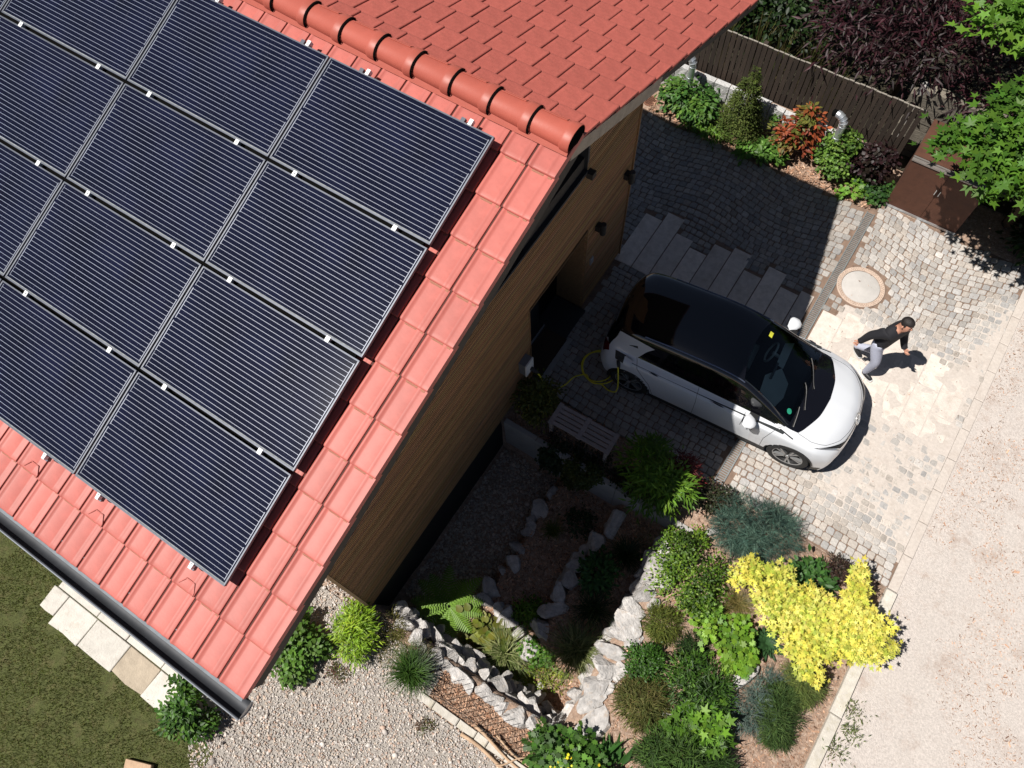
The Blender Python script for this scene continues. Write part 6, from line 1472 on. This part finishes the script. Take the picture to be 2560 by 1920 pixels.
# --- trees
plant('maple_tree', 'green maple with star shaped leaves overhanging the bin shelter', 'tree', (2.50, 11.65, 0), [(-1.25, -1.55, 2.45, .52, .48, .35), (-.75, -1.25, 2.6, .62, .62, .45), (-.2, -1.6, 2.5, .6, .55, .4), (.1, -.9, 2.7, .8, .7, .5), (-1.0, -.75, 2.75, .45, .45, .35), (.6, -1.7, 2.4, .6, .6, .4), (.8, -.4, 2.8, .9, .9, .6)],
      4300, 'maple', .20, [(.058, .14, .015), (.042, .105, .012), (.08, .175, .018)], 16, trunk=(-.2, -.7, 2.2, .10), fol='crown', clumps=150, spread=.34, up=1.0, outward=.7, shell=.4, cvar=.22)
plant('maple_tree', 'second green maple crown at the top right corner', 'tree', (1.9, 13.75, 0), [(-1.25, -1.55, 3.2, .5, .5, .35), (-.75, -1.3, 3.3, .6, .6, .4), (-.2, -1.1, 3.4, .6, .6, .4), (-.9, -.7, 3.6, .8, .7, .4), (.2, -1.6, 3.2, .6, .5, .4)],
      2200, 'maple', .20, [(.10, .22, .02), (.075, .17, .018), (.13, .26, .025)], 12, trunk=(-.4, -.6, 3.0, .10), fol='crown', clumps=90, spread=.34, up=1.0, outward=.7, shell=.4, cvar=.2)
plant('purple_tree', 'dark purple leaved tree behind the board fence', 'tree', (-.4, 13.4, 0), [(-.9, -.6, 1.6, .9, .8, .8), (.2, -.7, 1.7, .9, .8, .8), (-.3, .3, 2.4, 1.1, 1.0, .8), (1.1, -.4, 1.8, .8, .8, .8), (-1.5, .3, 1.9, .8, .8, .7), (.9, .6, 2.3, .9, .9, .8), (1.6, -1.0, 1.4, .6, .6, .6)],
      6500, 'lance', .17, [(.028, .007, .011), (.018, .006, .008), (.04, .010, .015)], 16, trunk=(0, 0, 1.8, .09), fol='crown', clumps=150, spread=.36, up=.7, shell=.45, cvar=.35)
for i, (x, y, h, lb) in enumerate([(-4.6, 13.2, 1.9, 'dark evergreen bush just behind the fence at the roof edge'), (-3.0, 13.3, 1.7, 'dark leafy bush behind the middle of the fence'), (-2.0, 14.8, 2.4, 'dark bush behind the purple leaved tree'), (-5.5, 15.2, 2.6, 'dark bush farthest behind the roof edge'), (2.6, 13.2, 1.6, 'dark bush behind the bin shelter'), (3.6, 12.0, 1.5, 'dark bush below the maple at the right edge'), (1.0, 15.6, 2.6, 'dark bush behind the maples at the top edge'), (4.2, 15.0, 2.4, 'dark bush at the top right behind the maple'), (-3.6, 16.6, 2.6, 'dark bush at the top beside the roof corner'), (3.1, 11.15, .8, 'low dark shrub right of the bin shelter')]):
    plant('evergreen_bush', lb, 'bush', (x, y, 0), [(0, 0, h * .5, .9, .8, h * .5), (.6, .3, h * .45, .7, .7, h * .42), (-.6, .2, h * .4, .7, .7, h * .4)] if h > 1 else [(0, 0, .3, .4, .3, .35), (.3, .1, .3, .3, .3, .3)], 2300, 'oval', .12, DK, 8, clumps=80, spread=.3, cvar=.4)
for i in range(5):
    x = -3.6 + i * .55
    tuft('reed_clump', ['brown reed clump nearest the roof edge behind the fence', 'second brown reed clump behind the fence from the roof', 'third brown reed clump behind the fence from the roof', 'fourth brown reed clump behind the fence from the roof', 'brown reed clump behind the fence nearest the purple tree'][i], 'reed', (x, 12.3 + .2 * (i % 2), 0), .5, 1.5, 60, [(.10, .09, .03), (.06, .08, .02), (.14, .11, .05)], .02, .35, group='reed clumps behind the fence')

for i, (x, y, lb) in enumerate([(3.45, 2.55, 'small green weed growing at the middle of the kerb'), (3.42, 1.95, 'small green weed growing at the bottom end of the kerb'), (3.52, 2.25, 'tiny flat weed on the gravel road by the kerb')]):
    plant('weed', lb, 'weed', (x, y, 0), [(0, 0, .02, .12, .16, .05)], 130, 'lance', .055, [(.12, .17, .05), (.16, .18, .07)], 3, clumps=14, spread=.45, group='weeds along the kerb')
